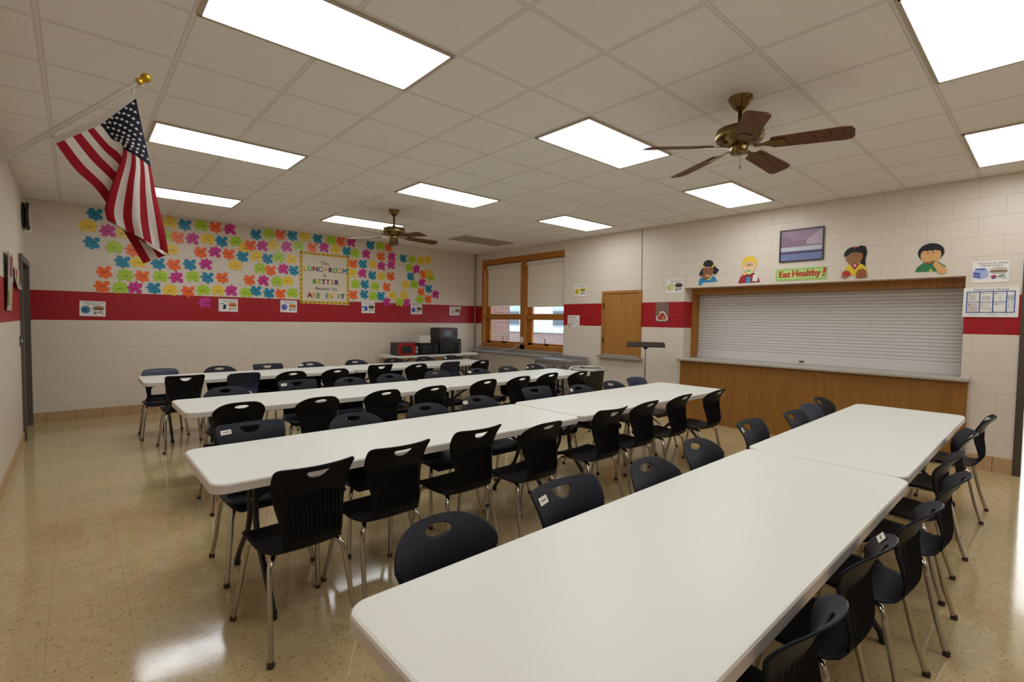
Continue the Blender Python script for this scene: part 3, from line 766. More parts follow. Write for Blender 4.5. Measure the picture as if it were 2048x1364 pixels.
m.add(vs, [(i*n+k, i*n+(k+1) % n, (i+1)*n+(k+1) % n, (i+1)*n+k) for i in range(len(prf)-1) for k in range(n)], 0, True)
m.tube([(-.27, .1, .755), (-.32, .11, .74), (-.34, .10, .715), (-.33, .09, .70)], [.02, .022, .016, .008], 7)
m.build('liner', M_liner, t)
m = MB(); n = 28; vs = [(0, 0, .725)]
for rr in (.09, .17, .245):
    for k in range(n):
        a = 2*PI*k/n; vs.append((rr*math.cos(a), rr*math.sin(a), .735+.018*math.sin(3*a+rr*20)*math.cos(rr*15)))
fs = [(0, 1+k, 1+(k+1) % n) for k in range(n)]+[(1+i*n+k, 1+i*n+(k+1) % n, 1+(i+1)*n+(k+1) % n, 1+(i+1)*n+k) for i in range(2) for k in range(n)]
m.add(vs, fs, 0, True); m.build('bag_film', M_linerg, t)
for sx in (-1, 1):
    m = MB(); m.box(.27, .325, -.06, .06, .665, .70) if sx > 0 else m.box(-.325, -.27, -.06, .06, .665, .70)
    m.build('handle', M_can, t)
t = thing('music_stand', 'black music stand with its desk tipped flat, before the hatch door', 'music stand', (4.62, 1.655, 0), math.radians(-57))
M_stand = mat('stand_black', '101012', .5)
m = MB(); m.prism([(-.275, -.16), (.275, -.16), (.275, .14), (.25, .18), (-.25, .18), (-.275, .14)], lambda a, b, h: (a, b*.97, 1.165+b*.16+h), .008); d_ = m.build('desk', M_stand, t)
m = MB(); m.box(-.275, .275, -.175, -.155, 1.137, 1.150); m.build('lip', M_stand, d_)
m = MB(); m.lathe([(.02, 1.10), (.032, 1.12), (.03, 1.15), (.01, 1.165)], n=14); m.build('swivel', M_stand, t)
m = MB(); m.tube([(0, 0, .55), (0, 0, 1.11)], .009, 10); m.build('inner_pole', M_chrome, t)
m = MB(); m.tube([(0, 0, .12), (0, 0, .62)], .014, 10); m.build('outer_pole', M_stand, t)
for k in range(3):
    a = math.radians(90+120*k); m = MB(); m.tube([(0, 0, .18), (.1*math.cos(a), .1*math.sin(a), .12), (.27*math.cos(a), .27*math.sin(a), .01)], .01, 7); m.build('leg', M_stand, t)

# ------------------------------------------------------------------ puzzle pieces
PIECES = [
    "t-1.46,2.95 y-0.58,2.95 t-0.38,2.95 l-0.17,2.96 o0.04,2.97 m0.25,2.95 t0.65,2.93 l0.85,2.95 o1.04,2.97 t1.25,2.98 y1.46,2.98 t1.70,2.98 l1.95,2.97 o2.14,2.98 m2.35,2.98 t2.75,2.98 l2.95,2.97 o3.15,2.98",
    "y-1.55,2.76 m-1.32,2.72 y-1.15,2.71 l-0.63,2.74 o-0.48,2.74 m-0.28,2.73 y-0.08,2.75 t0.13,2.75 l0.33,2.76 y0.46,2.67 o0.56,2.73 m0.75,2.73 y0.92,2.76 m1.15,2.76 l1.35,2.80 o1.60,2.81 m1.82,2.82 y2.03,2.81 t2.26,2.81 l2.42,2.77 m2.66,2.78 o2.98,2.78 m3.22,2.78 t3.49,2.79 l3.69,2.78 y3.90,2.76 y4.08,2.80",
    "t-1.50,2.54 l-1.26,2.49 o-1.04,2.48 y-0.57,2.53 o-0.17,2.54 m0.03,2.55 o0.23,2.55 t0.44,2.53 y0.64,2.54 t0.83,2.53 l1.01,2.56 y1.23,2.55 o2.39,2.58 t2.59,2.59 y2.80,2.59 m2.99,2.57 m3.21,2.61 l3.63,2.59 m3.81,2.57",
    "t-1.16,2.30 y-0.98,2.30 t-0.73,2.31 o-0.53,2.31 t-0.32,2.33 m-0.10,2.34 y0.32,2.36 l0.70,2.34 o0.88,2.33 m1.09,2.36 t1.27,2.36 y2.37,2.38 m2.58,2.39 t2.79,2.38 y2.98,2.36 o3.20,2.39 t3.67,2.42 o3.99,2.49 y4.11,2.50 l4.17,2.42",
    "o-1.37,2.13 l-1.14,2.09 o-0.93,2.10 l-0.71,2.10 m-0.50,2.10 l-0.29,2.13 t-0.08,2.14 o0.13,2.15 o0.54,2.14 m0.76,2.13 l0.98,2.13 y1.16,2.15 l2.43,2.17 t2.63,2.19 l2.84,2.15 o3.11,2.16 y3.54,2.22 l3.75,2.24 m3.95,2.29 t4.12,2.18",
    "o-1.40,1.92 l-1.20,1.90 m-1.02,1.91 t-0.79,1.93 y-0.59,1.90 o-0.35,1.90 l-0.15,1.92 y0.06,1.93 m0.26,1.93 l0.48,1.91 t0.64,1.96 t0.85,1.93 o1.04,1.93 l1.24,1.94 o2.39,1.97 t2.62,1.99 l2.80,1.95 t2.98,1.97 y3.24,1.98 y3.50,2.00 l3.89,1.93 o3.93,2.10 o4.11,1.95 m4.30,2.05",
    "m-0.12,1.72 m3.11,1.84 l3.40,1.85 m3.58,1.84",
]
PC = {'t': ('teal', '1a83a3'), 'y': ('yellow', 'e6c23a'), 'l': ('lime', 'a8c92c'), 'o': ('orange', 'ee661f'), 'm': ('magenta', 'c42a86')}
PM = {k: mat('puzzle_'+v[0], v[1], .32, spec=.45) for k, v in PC.items()}
ROWS = ['top', 'second', 'third', 'fourth', 'fifth', 'sixth', 'bottom']
def jig(h, top, right, bottom, left):
    """square with knobs (+1) or sockets (-1) on its sides"""
    out = []
    r_ = h*.235
    def side(px, py, dx, dy, nx, ny, sgn):
        out.append((px, py))
        mx, my = px+dx*h, py+dy*h
        for a in range(0, 9):
            th = math.radians(215-250*a/8)
            c_, s_ = math.cos(th)*r_, math.sin(th)*r_
            off = r_*.75*sgn
            out.append((mx+dx*c_+nx*(off+sgn*s_), my+dy*c_+ny*(off+sgn*s_)))
    side(-h, h, 1, 0, 0, 1, top); side(h, h, 0, -1, 1, 0, right); side(h, -h, -1, 0, 0, -1, bottom); side(-h, -h, 0, 1, -1, 0, left)
    return out
def fan_fill(A, pts, m):
    n = len(pts); vs = [A.fn(0, 0, A.layer)]+[A.fn(a, b, A.layer) for a, b in pts]
    A.mb.add(vs, [(0, 1+k, 1+(k+1) % n) for k in range(n)], A.mi(m))
rnd = random.Random(11); lay = 0
for ri, row in enumerate(PIECES):
    items = []
    for tok in row.split():
        x, z = tok[1:].split(','); items.append((tok[0], float(x), float(z)))
    tot = {c: sum(1 for i in items if i[0] == c) for c in PC}; cnt = {c: 0 for c in PC}
    for c, x, z in items:
        rot = rnd.uniform(-.13, .13); lay += 1
        A = Art(back_wall, x, z, rot, base=.003+.0022*(lay % 3))
        pts = jig(.076, -1, -1, 1, 1) if c in 'to' else jig(.076, 1, -1 if c == 'm' else 1, -1, 1)
        n = len(pts); mi = A.mi(PM[c])
        bv = [A.fn(a, b, .0002) for a, b in pts]; fv = [A.fn(a, b, A.base) for a, b in pts]
        A.mb.add(bv+fv, [(k, (k+1) % n, n+(k+1) % n, n+k) for k in range(n)], mi)
        me_pts = [Vector((a, b, 0)) for a, b in pts]
        from mathutils.geometry import tessellate_polygon
        tri = tessellate_polygon([me_pts])
        A.mb.add(fv, [tuple(q) for q in tri], mi); A.mb.add(bv, [tuple(reversed(q)) for q in tri], mi)
        A.layer = A.base+.0008
        A.pen(scribble(-.045+rnd.uniform(0, .015), -.005, rnd.uniform(.06, .09), .022, rnd), .0045, M_ink)
        o = A.build('puzzle_piece')
        bm = bmesh.new(); bm.from_mesh(o.data); bmesh.ops.recalc_face_normals(bm, faces=bm.faces); bm.to_mesh(o.data); bm.free()
        cnt[c] += 1
        if tot[c] == 1: lab = 'only %s paper puzzle piece in the %s row of the wall display' % (PC[c][0], ROWS[ri])
        else: lab = '%s of %d %s puzzle pieces, counted from left, in the %s row on the wall' % (ORD[cnt[c]-1], tot[c], PC[c][0], ROWS[ri])
        tag(o, lab, 'puzzle piece', 'paper puzzle pieces with handwritten names')

# ------------------------------------------------------------------ the lunchroom poster
t = thing('poster', 'cream lunchroom poster with rainbow letters and apple border among the puzzle pieces', 'poster', (1.83, YB, 2.24))
L = {'y': mat('let_yellow', 'e8bd2e', .5), 'g': mat('let_green', '5cb048', .5), 'r': mat('let_red', 'a32435', .5), 'b': mat('let_blue', '1f7fa6', .5), 'p': mat('let_peach', 'fbbd78', .5), 'v': mat('let_purple', '4b2a68', .5)}
def pw(a, b, h): return (a, -h, b)
pw_, ph_ = .93, .95
A = Art(pw, 0, 0, 0, .010)
A.sheet([(-pw_/2, -ph_/2), (pw_/2, -ph_/2-.01), (pw_/2-.005, ph_/2), (-pw_/2, ph_/2+.005)], mat('poster_cream', 'd5cab2', .6)); A.build('sheet', t)
A2 = Art(pw, 0, 0, 0, .013); A2.layer = .0122
mb_ = mat('border_yellow', 'd9b53a', .5)
for q in ((-pw_/2, pw_/2, ph_/2-.05, ph_/2), (-pw_/2, pw_/2, -ph_/2, -ph_/2+.05), (-pw_/2, -pw_/2+.05, -ph_/2+.05, ph_/2-.05), (pw_/2-.05, pw_/2, -ph_/2+.05, ph_/2-.05)):
    A2.shape([(q[0], q[2]), (q[1], q[2]), (q[1], q[3]), (q[0], q[3])], mb_, False)
A2.layer += .0008
ap, lf = mat('border_apple', '8a3418', .5), mat('border_leaf', '7f9a34', .5)
for k in range(12):
    x = -pw_/2+.025+(pw_-.05)*k/11
    for yy in (ph_/2-.025, -ph_/2+.025):
        A2.shape(ell(x, yy, .015, .016, 8), ap, False); A2.shape(ell(x+.035, yy+.006, .014, .008, 6), lf, False)
    for xx in (-pw_/2+.025, pw_/2-.025):
        z = -ph_/2+.025+(ph_-.05)*k/11
        A2.shape(ell(xx, z, .015, .016, 8), ap, False); A2.shape(ell(xx+.006, z+.035, .008, .014, 6), lf, False)
A2.build('border', t)
A3 = Art(pw, 0, 0, 0, .013); A3.layer = .0125
pen = mat('poster_pencil', '55504a', .7)
def word(s, cols, x, z, size, step):
    for k, ch in enumerate(s):
        if ch == ' ': continue
        A3.text(ch, x+step*k, z, size, L[cols[k]])
        v, f_ = text2d(ch, size)
        # a bold second pass: the letters are cut from card
        for dx in (-.006, .006): A3.mb.add([A3.fn(x+step*k+a+dx, z+b, A3.layer) for a, b in v], f_, A3.mi(L[cols[k]]))
A3.text('This', -.01, .255, .10, pen)
word('LUNCHROOM', 'ygrbpvgpb', -.375, .13, .125, .0945)
A3.text('Is', -.01, .035, .09, pen)
word('BETTER', 'gyvrpv', -.20, -.10, .125, .083)
A3.text('Because You', .02, -.21, .08, pen)
word('ARE IN IT', 'rpg bg gv'.replace('bg', 'by'), -.29, -.36, .125, .078)
A3.build('lettering', t)

# ------------------------------------------------------------------ thank-you drawings
def paint(n, h, r=.6): return mat('paint_'+h, h, r)
def lunch_drawing(wall, a, b, w, h, rot, milk, milk2, bun, fill, cup, cup2, green, label, style='carton', curl=None, tx=True, base=.004):
    A = Art(wall, a, b, rot, base, curl)
    A.sheet([(-w/2, -h/2), (w/2, -h/2), (w/2, h/2), (-w/2, h/2)], M_paper)
    if tx:
        A.text('Thank you for making', .012, h/2-.030, .026, M_ink); A.text('Milk And more!', .01, h/2-.054, .026, M_ink)
    x, y = -w*.265, -.012
    if style == 'carton':
        A.shape([(x-.058, y-.045), (x-.005, y-.062), (x+.058, y-.045), (x+.058, y+.018), (x+.04, y+.045), (x-.042, y+.045), (x-.058, y+.02)], paint('', milk))
        A.shape([(x-.045, y+.05), (x+.03, y+.05), (x+.035, y+.036), (x-.04, y+.036)], paint('', milk2))
        A.shape([(x-.054, y-.036), (x-.008, y-.048), (x-.008, y+.004), (x-.054, y+.012)], paint('', milk2))
        A.text('MILK', x-.031, y-.026, .019, M_paper); A.pen([(x-.003, y-.06), (x-.003, y+.012), (x+.04, y+.045)], .003, paint('', milk2))
    elif style == 'straw':
        A.shape([(x+.0, y-.06), (x+.04, y-.05), (x+.045, y+.015), (x+.03, y+.03), (x+.0, y+.01)], paint('', milk))
        A.pen([(x-.045, y+.04), (x+.0, y+.04), (x+.02, y+.01)], .012, paint('', milk2))
        A.pen([(x-.06, y-.04), (x-.01, y-.06), (x-.01, y-.0), (x-.06, y+.02), (x-.06, y-.04)], .002, M_ink)
    else:
        A.shape(ell(x, y-.004, .052, .055, 22), paint('', milk)); A.shape(ell(x-.012, y-.01, .03, .034, 14), paint('', milk2))
    bx, by = w*.225, .018
    A.shape(ell(bx, by-.006, .068, .034, 18, 0, 180), paint('', bun)); A.shape(ell(bx, by-.018, .066, .012, 18), paint('', fill)); A.shape(ell(bx, by-.026, .058, .012, 18, 180, 360), paint('', bun))
    cx, cy = w*.10, -.052
    A.shape([(cx-.017, cy+.002), (cx+.017, cy+.002), (cx+.011, cy-.02), (cx-.011, cy-.02)], paint('', cup2)); A.shape(ell(cx, cy+.004, .022, .013, 14), paint('', cup))
    gx, gy = w*.32, -.05
    A.pen([(gx-.03, gy-.006), (gx-.008, gy+.008), (gx+.022, gy+.012)], .010, paint('', green))
    for k in range(4): A.shape(ell(gx-.005+.012*k, gy-.012-.004*(k % 2), .005, .004, 7), paint('', green), False)
    return tag(A.build('drawing'), label, 'drawing', 'thank-you lunch drawings taped to the walls')
def curlP6(a, b): return .05*max(0, (a+.02)/.14)**2*max(0, (b+.05)/.15)
lunch_drawing(back_wall, -1.517, 1.588, .285, .218, -.02, '4f86a0', '1c5f80', 'a98a5c', '6d4416', 'a99a96', '4a4444', '4a5c4a', 'lunch drawing on the red stripe with teal carton, nearest the left door', 'ball')
lunch_drawing(back_wall, .208, 1.691, .285, .212, -.01, '2b3346', '3d8796', 'd88048', '9a4a1e', 'd89a58', 'b9793c', '4d6a5a', 'lunch drawing with black carton and teal straw, below the puzzle pieces', 'straw')
lunch_drawing(back_wall, 1.172, 1.70, .285, .215, -.02, '6a74b4', '4c58a0', 'dc9048', 'a8561e', 'c07a58', '8a4a34', '4d6a5a', 'lunch drawing with violet-blue carton, touching the lunchroom poster corner', 'ball')
lunch_drawing(back_wall, 2.697, 1.722, .283, .225, 0, '35549a', 'dfe3ec', '6a5240', '3f2c20', 'b8a860', '4a4436', '4d5a54', 'lunch drawing with navy and white carton on the far red stripe', 'carton')
lunch_drawing(back_wall, 3.808, 1.715, .28, .212, .01, '4a7ab0', '2f5d98', '6e4438', '4a2a22', '7a5a52', '54403c', '6a726c', 'lunch drawing with blue carton and brown bun, beside the last magenta piece', 'ball')
lunch_drawing(back_wall, 4.81, 1.70, .28, .20, .02, '8a86a8', '6a5a8a', '9a6054', '7a4438', 'b0a8a4', '3a3838', '5a6a64', 'curling lunch drawing on the red stripe, nearest the room corner', 'straw', curlP6)
lunch_drawing(right_wall, -3.553, 2.082, .28, .222, .0, 'd8c82c', 'b8a41c', 'd8c840', '4a3c10', 'd8b040', '3a2c18', '2c3430', 'lunch drawing in bright yellow above the stripe, beside the window', 'ball')
lunch_drawing(right_wall, -1.617, 2.077, .285, .22, .0, 'd8d4a8', 'b8b060', '54402e', '2e2018', '8a8478', '1c1a18', '2c3430', 'lunch drawing with cream carton and dark bun, beside the shutter opening', 'carton')
lunch_drawing(right_wall, 1.939, 2.071, .272, .222, .0, 'a9b3dc', '3a4fa0', 'c8b8b0', '7a6848', 'b03a54', '4a4490', '3f7a56', 'lunch drawing with blue milk carton above the lunch menu', 'carton')

# notice below the yellow drawing
A = Art(right_wall, -3.708, 1.50, 0, .004); A.sheet([(-.15, -.114), (.15, -.114), (.15, .114), (-.15, .114)], M_paper)
rn = random.Random(5); A.text('Menu Plan', -.05, .062, .05, M_ink)
for k in range(5): A.pen(scribble(-.06, .035-.022*k, .10, .008, rn), .0025, paint('', '8a8484'))
A.pen(ell(-.115, .02, .018, .024, 14)+[(-.097, .02)], .006, paint('', 'b04a4a')); A.pen(ell(-.10, -.068, .03, .03, 16)+[(-.07, -.068)], .012, paint('', 'd08a3a')); A.shape(ell(-.10, -.068, .012, .012, 10), paint('', 'b04a4a'))
A.pen([(.09, .03), (.105, .0), (.095, -.04)], .016, paint('', 'd8b45a')); A.pen(scribble(.07, -.085, .06, .02, rn), .004, paint('', 'a08478'))
tag(A.build('notice'), 'white notice with small orange food pictures overlapping the red stripe by the window', 'notice')
# brown paper with a cloud-shaped snack cutout
t = thing('paper_sign', 'brownish paper strip with a white-edged red snack cutout on the red stripe', 'paper sign', (XR, 1.833, 1.667))
def rw(a, b, h): return (-h, -a, b)
A = Art(rw, 0, 0, 0, .004); A.sheet([(-.117, -.155), (.112, -.155), (.118, .155), (-.117, .155)], mat('kraft_mauve', '7d6459', .8)); A.build('sheet', t)
def cloud(k): return [(a*k, b*k) for a, b in ell(-.055, -.02, .045, .04, 10, 90, 270)+ell(.055, -.02, .045, .04, 10, -90, 60)+ell(.005, .035, .055, .05, 12, 10, 170)]
A = Art(rw, 0, -.075, 0, .0065); A.sheet(cloud(1.05), mat('cloud_white', 'e6dcd0', .6), .0015)
A.shape(cloud(.82), paint('', '9c4030')); A.shape(ell(-.02, .02, .03, .025, 12), paint('', 'b02c2c')); A.shape(ell(.03, -.02, .025, .02, 12), paint('', 'cf8a62')); A.shape(ell(-.05, -.02, .02, .02, 10), paint('', 'b02c2c')); A.build('cutout', t)

# lunch menu board
t = thing('menu_board', 'white lunch menu board with blue grid beside the doorway', 'menu board', (XR, -1.951, 1.757), group=None)
A = Art(rw, 0, 0, 0, .012); A.sheet([(-.209, -.153), (.206, -.156), (.208, .150), (-.205, .153)], M_paper, .008); A.build('board', t)
A = Art(rw, 0, 0, 0, .012); A.layer = .0128
blue = paint('', '2b5ba8'); navy = paint('', '232a58')
def bar(x0, x1, y0, y1): A.shape([(x0, y0), (x1, y0), (x1, y1), (x0, y1)], blue, False)
gx = [-.178, -.080, .020, .118, .176]; gy = [-.105, .002, .108]
for x in gx: bar(x-.0045, x+.0045, gy[0]-.0045, gy[2]+.0045)
for y in (gy[0], gy[2]): bar(gx[0], gx[4], y-.0045, y+.0045)
bar(gx[0], gx[3], gy[1]-.003, gy[1]+.003)
A.layer += .0006
A.text("Today's Lunch Choices", 0, .122, .028, navy)
rn = random.Random(8); hand = paint('', '9c4a4a'); grey = paint('', '70707c')
for ix in range(3):
    for iy in range(2):
        x0, y0 = gx[ix]+.012, gy[iy+1]-.02
        A.shape(ell(x0+.008, y0, .009, .007, 10), paint('', ['c0922c', 'd8a848', '7a9ab8', 'c02c2c', 'd8a030', '7a8a8c'][ix+3*(1-iy)]), False)
        A.pen(scribble(x0+.026, y0+.002, .045, .006, rn), .0018, grey)
A.text('Carrots', gx[1]+.012, gy[0]+.058, .020, hand, 'LEFT'); A.text('Cucumbers', gx[1]+.012, gy[0]+.034, .018, hand, 'LEFT')
for k in range(3): A.pen(scribble(gx[0]+.015, gy[1]+.068-.021*k, .06, .012, rn), .0025, hand)
for k in range(4): A.pen(scribble(gx[0]+.012, gy[0]+.076-.019*k, .07, .011, rn), .0025, hand)
for k in range(2): A.pen(scribble(gx[1]+.014, gy[1]+.056-.022*k, .065, .012, rn), .0025, hand)
for k in range(2): A.text('%', gx[2]+.05, gy[1]+.052-.025*k, .022, grey)
for x in (.135, .158):
    A.pen([(x, -.07), (x, .03)], .004, paint('', 'b0b0bc')); A.shape(ell(x, .05, .009, .022, 12), paint('', 'b0a8b4'), False)
for x, w_ in ((-.15, .06), (-.02, .07), (.11, .02)): A.pen(scribble(x, -.128, w_, .006, rn), .0022, grey)
A.build('print', t)

# banner
t = thing('banner', 'lime green banner with red lettering above the serving opening', 'banner', (XR, -.163, 2.158))
A = Art(rw, 0, 0, 0, .006); A.sheet([(-.302, -.08), (.302, -.08), (.302, .08), (-.302, .08)], mat('banner_lime', 'b5d27a', .5), .004); A.build('sheet', t)
A = Art(rw, 0, 0, 0, .006); A.layer = .0068
gr = paint('', '5fa04a')
for sy in (-.064, .064): A.pen([(-.29+.58*k/60, sy+.006*math.sin(k*1.25)) for k in range(61)], .005, gr)
for sx in (-.288, .288): A.pen([(sx+.004*math.sin(k*1.6), -.06+.12*k/14) for k in range(15)], .004, gr)
A.build('wavy_border', t)
A = Art(rw, 0, 0, 0, .006); A.layer = .0078
rd = paint('', 'c8281e')
for dx, dy in ((0, 0), (.004, 0), (-.004, 0), (0, .003)):
    A.text('Eat', -.19+dx, -.035+dy, .115, rd); A.text('Healthy', .065+dx, -.030+dy, .115, rd, sx=.92); A.text('!', .262+dx*1.6, -.036+dy, .15, rd, rot=-.2)
A.build('lettering', t)

# framed print (plain stand-in: a hall with a long pale table line)
t = thing('framed_print', 'black-framed mauve and blue print hanging above the green banner', 'framed picture', (XR, -.162, 2.534))
m = MB(); w_, h_ = .258, .21
for q in ((-w_, w_, h_-.012, h_), (-w_, w_, -h_, -h_+.012), (-w_, -w_+.012, -h_+.012, h_-.012), (w_-.012, w_, -h_+.012, h_-.012)): m.box(-.022, 0, q[0], q[1], q[2], q[3])
m.build('frame', mat('frame_black', '17120f', .3), t)
A = Art(rw, 0, 0, 0, .008)
A.sheet([(-w_+.012, -h_+.012), (w_-.012, -h_+.012), (w_-.012, h_-.012), (-w_+.012, h_-.012)], paint('', '8d7488', .2), .004)
A.shape([(-.246, .198), (.246, .198), (.06, .06), (-.09, .06)], paint('', '9a8296')); 
A.shape([(.246, .198), (.246, .0), (.06, .0), (.06, .06)], paint('', 'b3a3b0'))
A.shape([(-.246, -.02), (.246, -.02), (.246, -.075), (-.246, -.075)], paint('', 'b9bccb'))
A.shape([(-.246, -.075), (.246, -.075), (.246, -.11), (-.246, -.11)], paint('', '4c4860'))
A.shape([(-.246, -.11), (.246, -.11), (.246, -.198), (-.246, -.198)], paint('', '6e78a4'))
A.build('print', t)

# ------------------------------------------------------------------ cutouts above the serving opening
def cutout(name, a, b, label, parts):
    t = thing('wall_cutout', label, 'paper cutout', (XR, -a, b), group='paper children cutouts above the serving opening')
    for k, (pn, shapes) in enumerate(parts):
        A = Art(rw, 0, 0, 0, .004+.0018*k)
        A.sheet(shapes[0][0], paint('', shapes[0][1]), .0016)
        for p, c in shapes[1:]: A.shape(p, paint('', c))
        A.build(pn, t)
tri = lambda *p: list(p)
# girl with pigtails, blue top
cutout('a', -1.072, 2.255, 'paper cutout of a girl with black pigtails and blue top, hand at mouth', [
    ('shirt', [([(-.155, -.18), (-.12, -.19), (-.085, -.145), (.135, -.14), (.10, -.08), (.06, -.045), (-.09, -.05), (-.15, -.10)], '1f86b8'), ([(-.10, -.06), (-.03, -.11), (.02, -.11), (.06, -.05), (.03, -.04), (-.06, -.045)], 'e0d67c')]),
    ('pigtail', [([(-.08, .10), (-.15, .0), (-.14, -.05), (-.09, -.03), (-.07, .03)], '1c191c')]),
    ('pigtail', [([(.07, .10), (.155, .03), (.10, -.04), (.06, -.01), (.05, .05)], '1c191c')]),
    ('face', [(ell(-.01, .03, .083, .09, 22), '8f5a40'), (ell(-.02, .075, .008, .006, 8), 'f0e8e0'), (ell(.0, .075, .008, .006, 8), 'f0e8e0')]),
    ('hair', [(ell(-.01, .12, .078, .065, 20, 0, 180)+[(-.075, .09), (.05, .09)], '1c191c')]),
    ('hair_tie', [([(-.10, .12), (-.065, .10), (-.055, .075), (-.08, .07), (-.11, .10)], 'dcd06c')]),
    ('hair_tie', [([(.045, .085), (.075, .12), (.10, .115), (.075, .08), (.055, .065)], 'dcd06c')]),
    ('hand', [([(-.10, -.03), (-.02, -.02), (.05, -.03), (.0, -.09), (-.03, -.10), (-.09, -.09)], '8f5a40'), ([(-.06, -.035), (.04, -.03), (-.005, -.075)], 'd99a72')]),
])
cutout('b', -.488, 2.258, 'paper cutout of a blond child with glasses in a red top, eating salad', [
    ('shirt', [([(-.15, -.185), (.15, -.18), (.125, -.11), (.07, -.05), (-.06, -.05), (-.12, -.10)], 'a01c2c'), ([(-.035, -.183), (.02, -.183), (.02, -.10), (-.035, -.10)], '2f8fc0')]),
    ('hair', [(ell(.0, .085, .105, .105, 26), 'e8c440')]),
    ('face', [(ell(.0, .045, .086, .085, 22)+[], 'f0c89a'), (ell(-.02, .07, .006, .006, 8), '2c2420'), (ell(.012, .07, .006, .006, 8), '2c2420')]),
    ('fringe', [(ell(.0, .10, .088, .075, 20, 8, 172), 'e8c440')]),
    ('glasses', [(stroke(ell(-.025, .065, .026, .02, 12)+[(.001, .065)], .004)[0], '7a4a34')]+[(q, '7a4a34') for q in stroke(ell(-.028, .067, .024, .02, 12)+[(-.004, .067), (.0, .067)]+ell(.026, .07, .024, .02, 12)+[(.05, .07), (.075, .076)], .0035)]),
    ('salad', [(ell(.005, -.035, .045, .035, 14), 'c9d8a0'), (ell(-.005, -.015, .035, .016, 12), '7ab88a'), (ell(-.06, -.05, .035, .028, 12), 'eab48a')]),
    ('napkin', [([(.05, -.165), (.12, -.17), (.125, -.10), (.10, -.06), (.06, -.08)], 'ded8d4')]),
])
cutout('c', .757, 2.256, 'paper cutout of a girl with ponytail and yellow top, holding an apple', [
    ('ponytail', [([(.0, .17), (.05, .205), (.10, .19), (.12, .12), (.105, .03), (.11, -.05), (.06, -.03), (.04, .08)], '16141a')]),
    ('shirt', [([(-.10, -.12), (-.02, -.15), (.06, -.15), (.12, -.10), (.10, -.04), (.05, -.01), (-.05, -.01), (-.10, -.06)], 'e2c62c'), ([(-.05, -.015), (.05, -.015), (.0, -.09)], '9c2430'), ([(-.022, -.015), (.022, -.015), (.0, -.055)], 'eac4d0')]),
    ('face', [(ell(-.01, .075, .088, .10, 24), '9a6a44'), (ell(-.015, .095, .006, .007, 8), '20181a'), (ell(.012, .095, .006, .007, 8), '20181a')]),
    ('hair', [(ell(-.01, .095, .105, .10, 24, -8, 188)+[(-.08, .09), (-.03, .125), (.03, .125), (.08, .10)], '16141a'), ([(-.03, .185), (.0, .20), (.02, .19), (.0, .175)], 'c8406a')]),
    ('apple', [(ell(-.085, -.13, .045, .042, 18), 'c02a2a'), ([(-.10, -.10), (-.07, -.10), (-.085, -.085)], '5a8a3a')]),
    ('bread', [([(.02, -.19), (.125, -.185), (.12, -.11), (.09, -.08), (.04, -.08), (.02, -.12)], '9a5a2c')]),
    ('hand', [([(-.13, -.17), (-.10, -.19), (-.075, -.17), (-.10, -.14), (-.125, -.14)], '9a6a44')]),
])
cutout('d', 1.461, 2.24, 'paper cutout of a boy with black bowl haircut in a green top, eating pizza', [
    ('shirt', [([(-.13, -.135), (.10, -.135), (.13, -.085), (.06, -.03), (-.06, -.03), (-.115, -.085)], '2c7a4a'), ([(-.01, -.133), (.02, -.133), (.005, -.10)], 'd8d040')]),
    ('hair', [(ell(.0, .075, .112, .10, 26), '101014')]),
    ('face', [(ell(.0, .045, .088, .085, 24), 'd8a468'), (ell(-.025, .07, .006, .008, 8), '181412'), (ell(.02, .072, .006, .008, 8), '181412')]),
    ('fringe', [(ell(.0, .09, .098, .085, 22, 5, 175)+[(-.07, .09), (-.05, .10), (-.03, .088), (-.01, .10), (.01, .088), (.03, .10), (.06, .09)], '101014')]),
    ('pizza', [([(-.05, -.05), (.04, -.045), (.045, -.025), (.0, -.02), (-.05, -.035)], 'b07a48'), (ell(-.03, -.038, .01, .008, 8), '8a3430'), (ell(.02, -.03, .018, .012, 10), '6a6048')]),
    ('arm', [([(.02, -.06), (.05, -.02), (.07, -.05), (.13, -.10), (.14, -.14), (.11, -.17), (.07, -.155), (.03, -.08)], 'd8a468')]),
])

# ------------------------------------------------------------------ left wall: clock, bell, hanging papers
t = thing('wall_clock', 'round black wall clock high beside the left door corner', 'clock', (XL, 6.36, 2.74))
MB().lathe([(.05, 0), (.05, .035)], n=20, axis='x').build('mount', M_blackmetal, t)
MB().lathe([(.165, .008), (.172, .012), (.172, .02), (.165, .024)], n=36, axis='x').build('back_plate', mat('clock_black', '0e0e10', .4), t)
MB().lathe([(.165, .034), (.175, .04), (.175, .064), (.165, .07)], n=36, axis='x').build('case', mat('clock_black', '0e0e10', .4), t)
MB().lathe([(.155, .0702), (.15, .0715)], n=36, axis='x').build('dial', mat('clock_dial', 'cfcac0', .4), t)
tag(MB().lathe([(.055, 0), (.055, .03), (.045, .055), (.02, .07)], (XL, 6.62, 2.60), 20, axis='x').build('alarm_bell', mat('bell_white', 'e4dccb', .5)), 'small round white alarm just below the black wall clock', 'alarm')
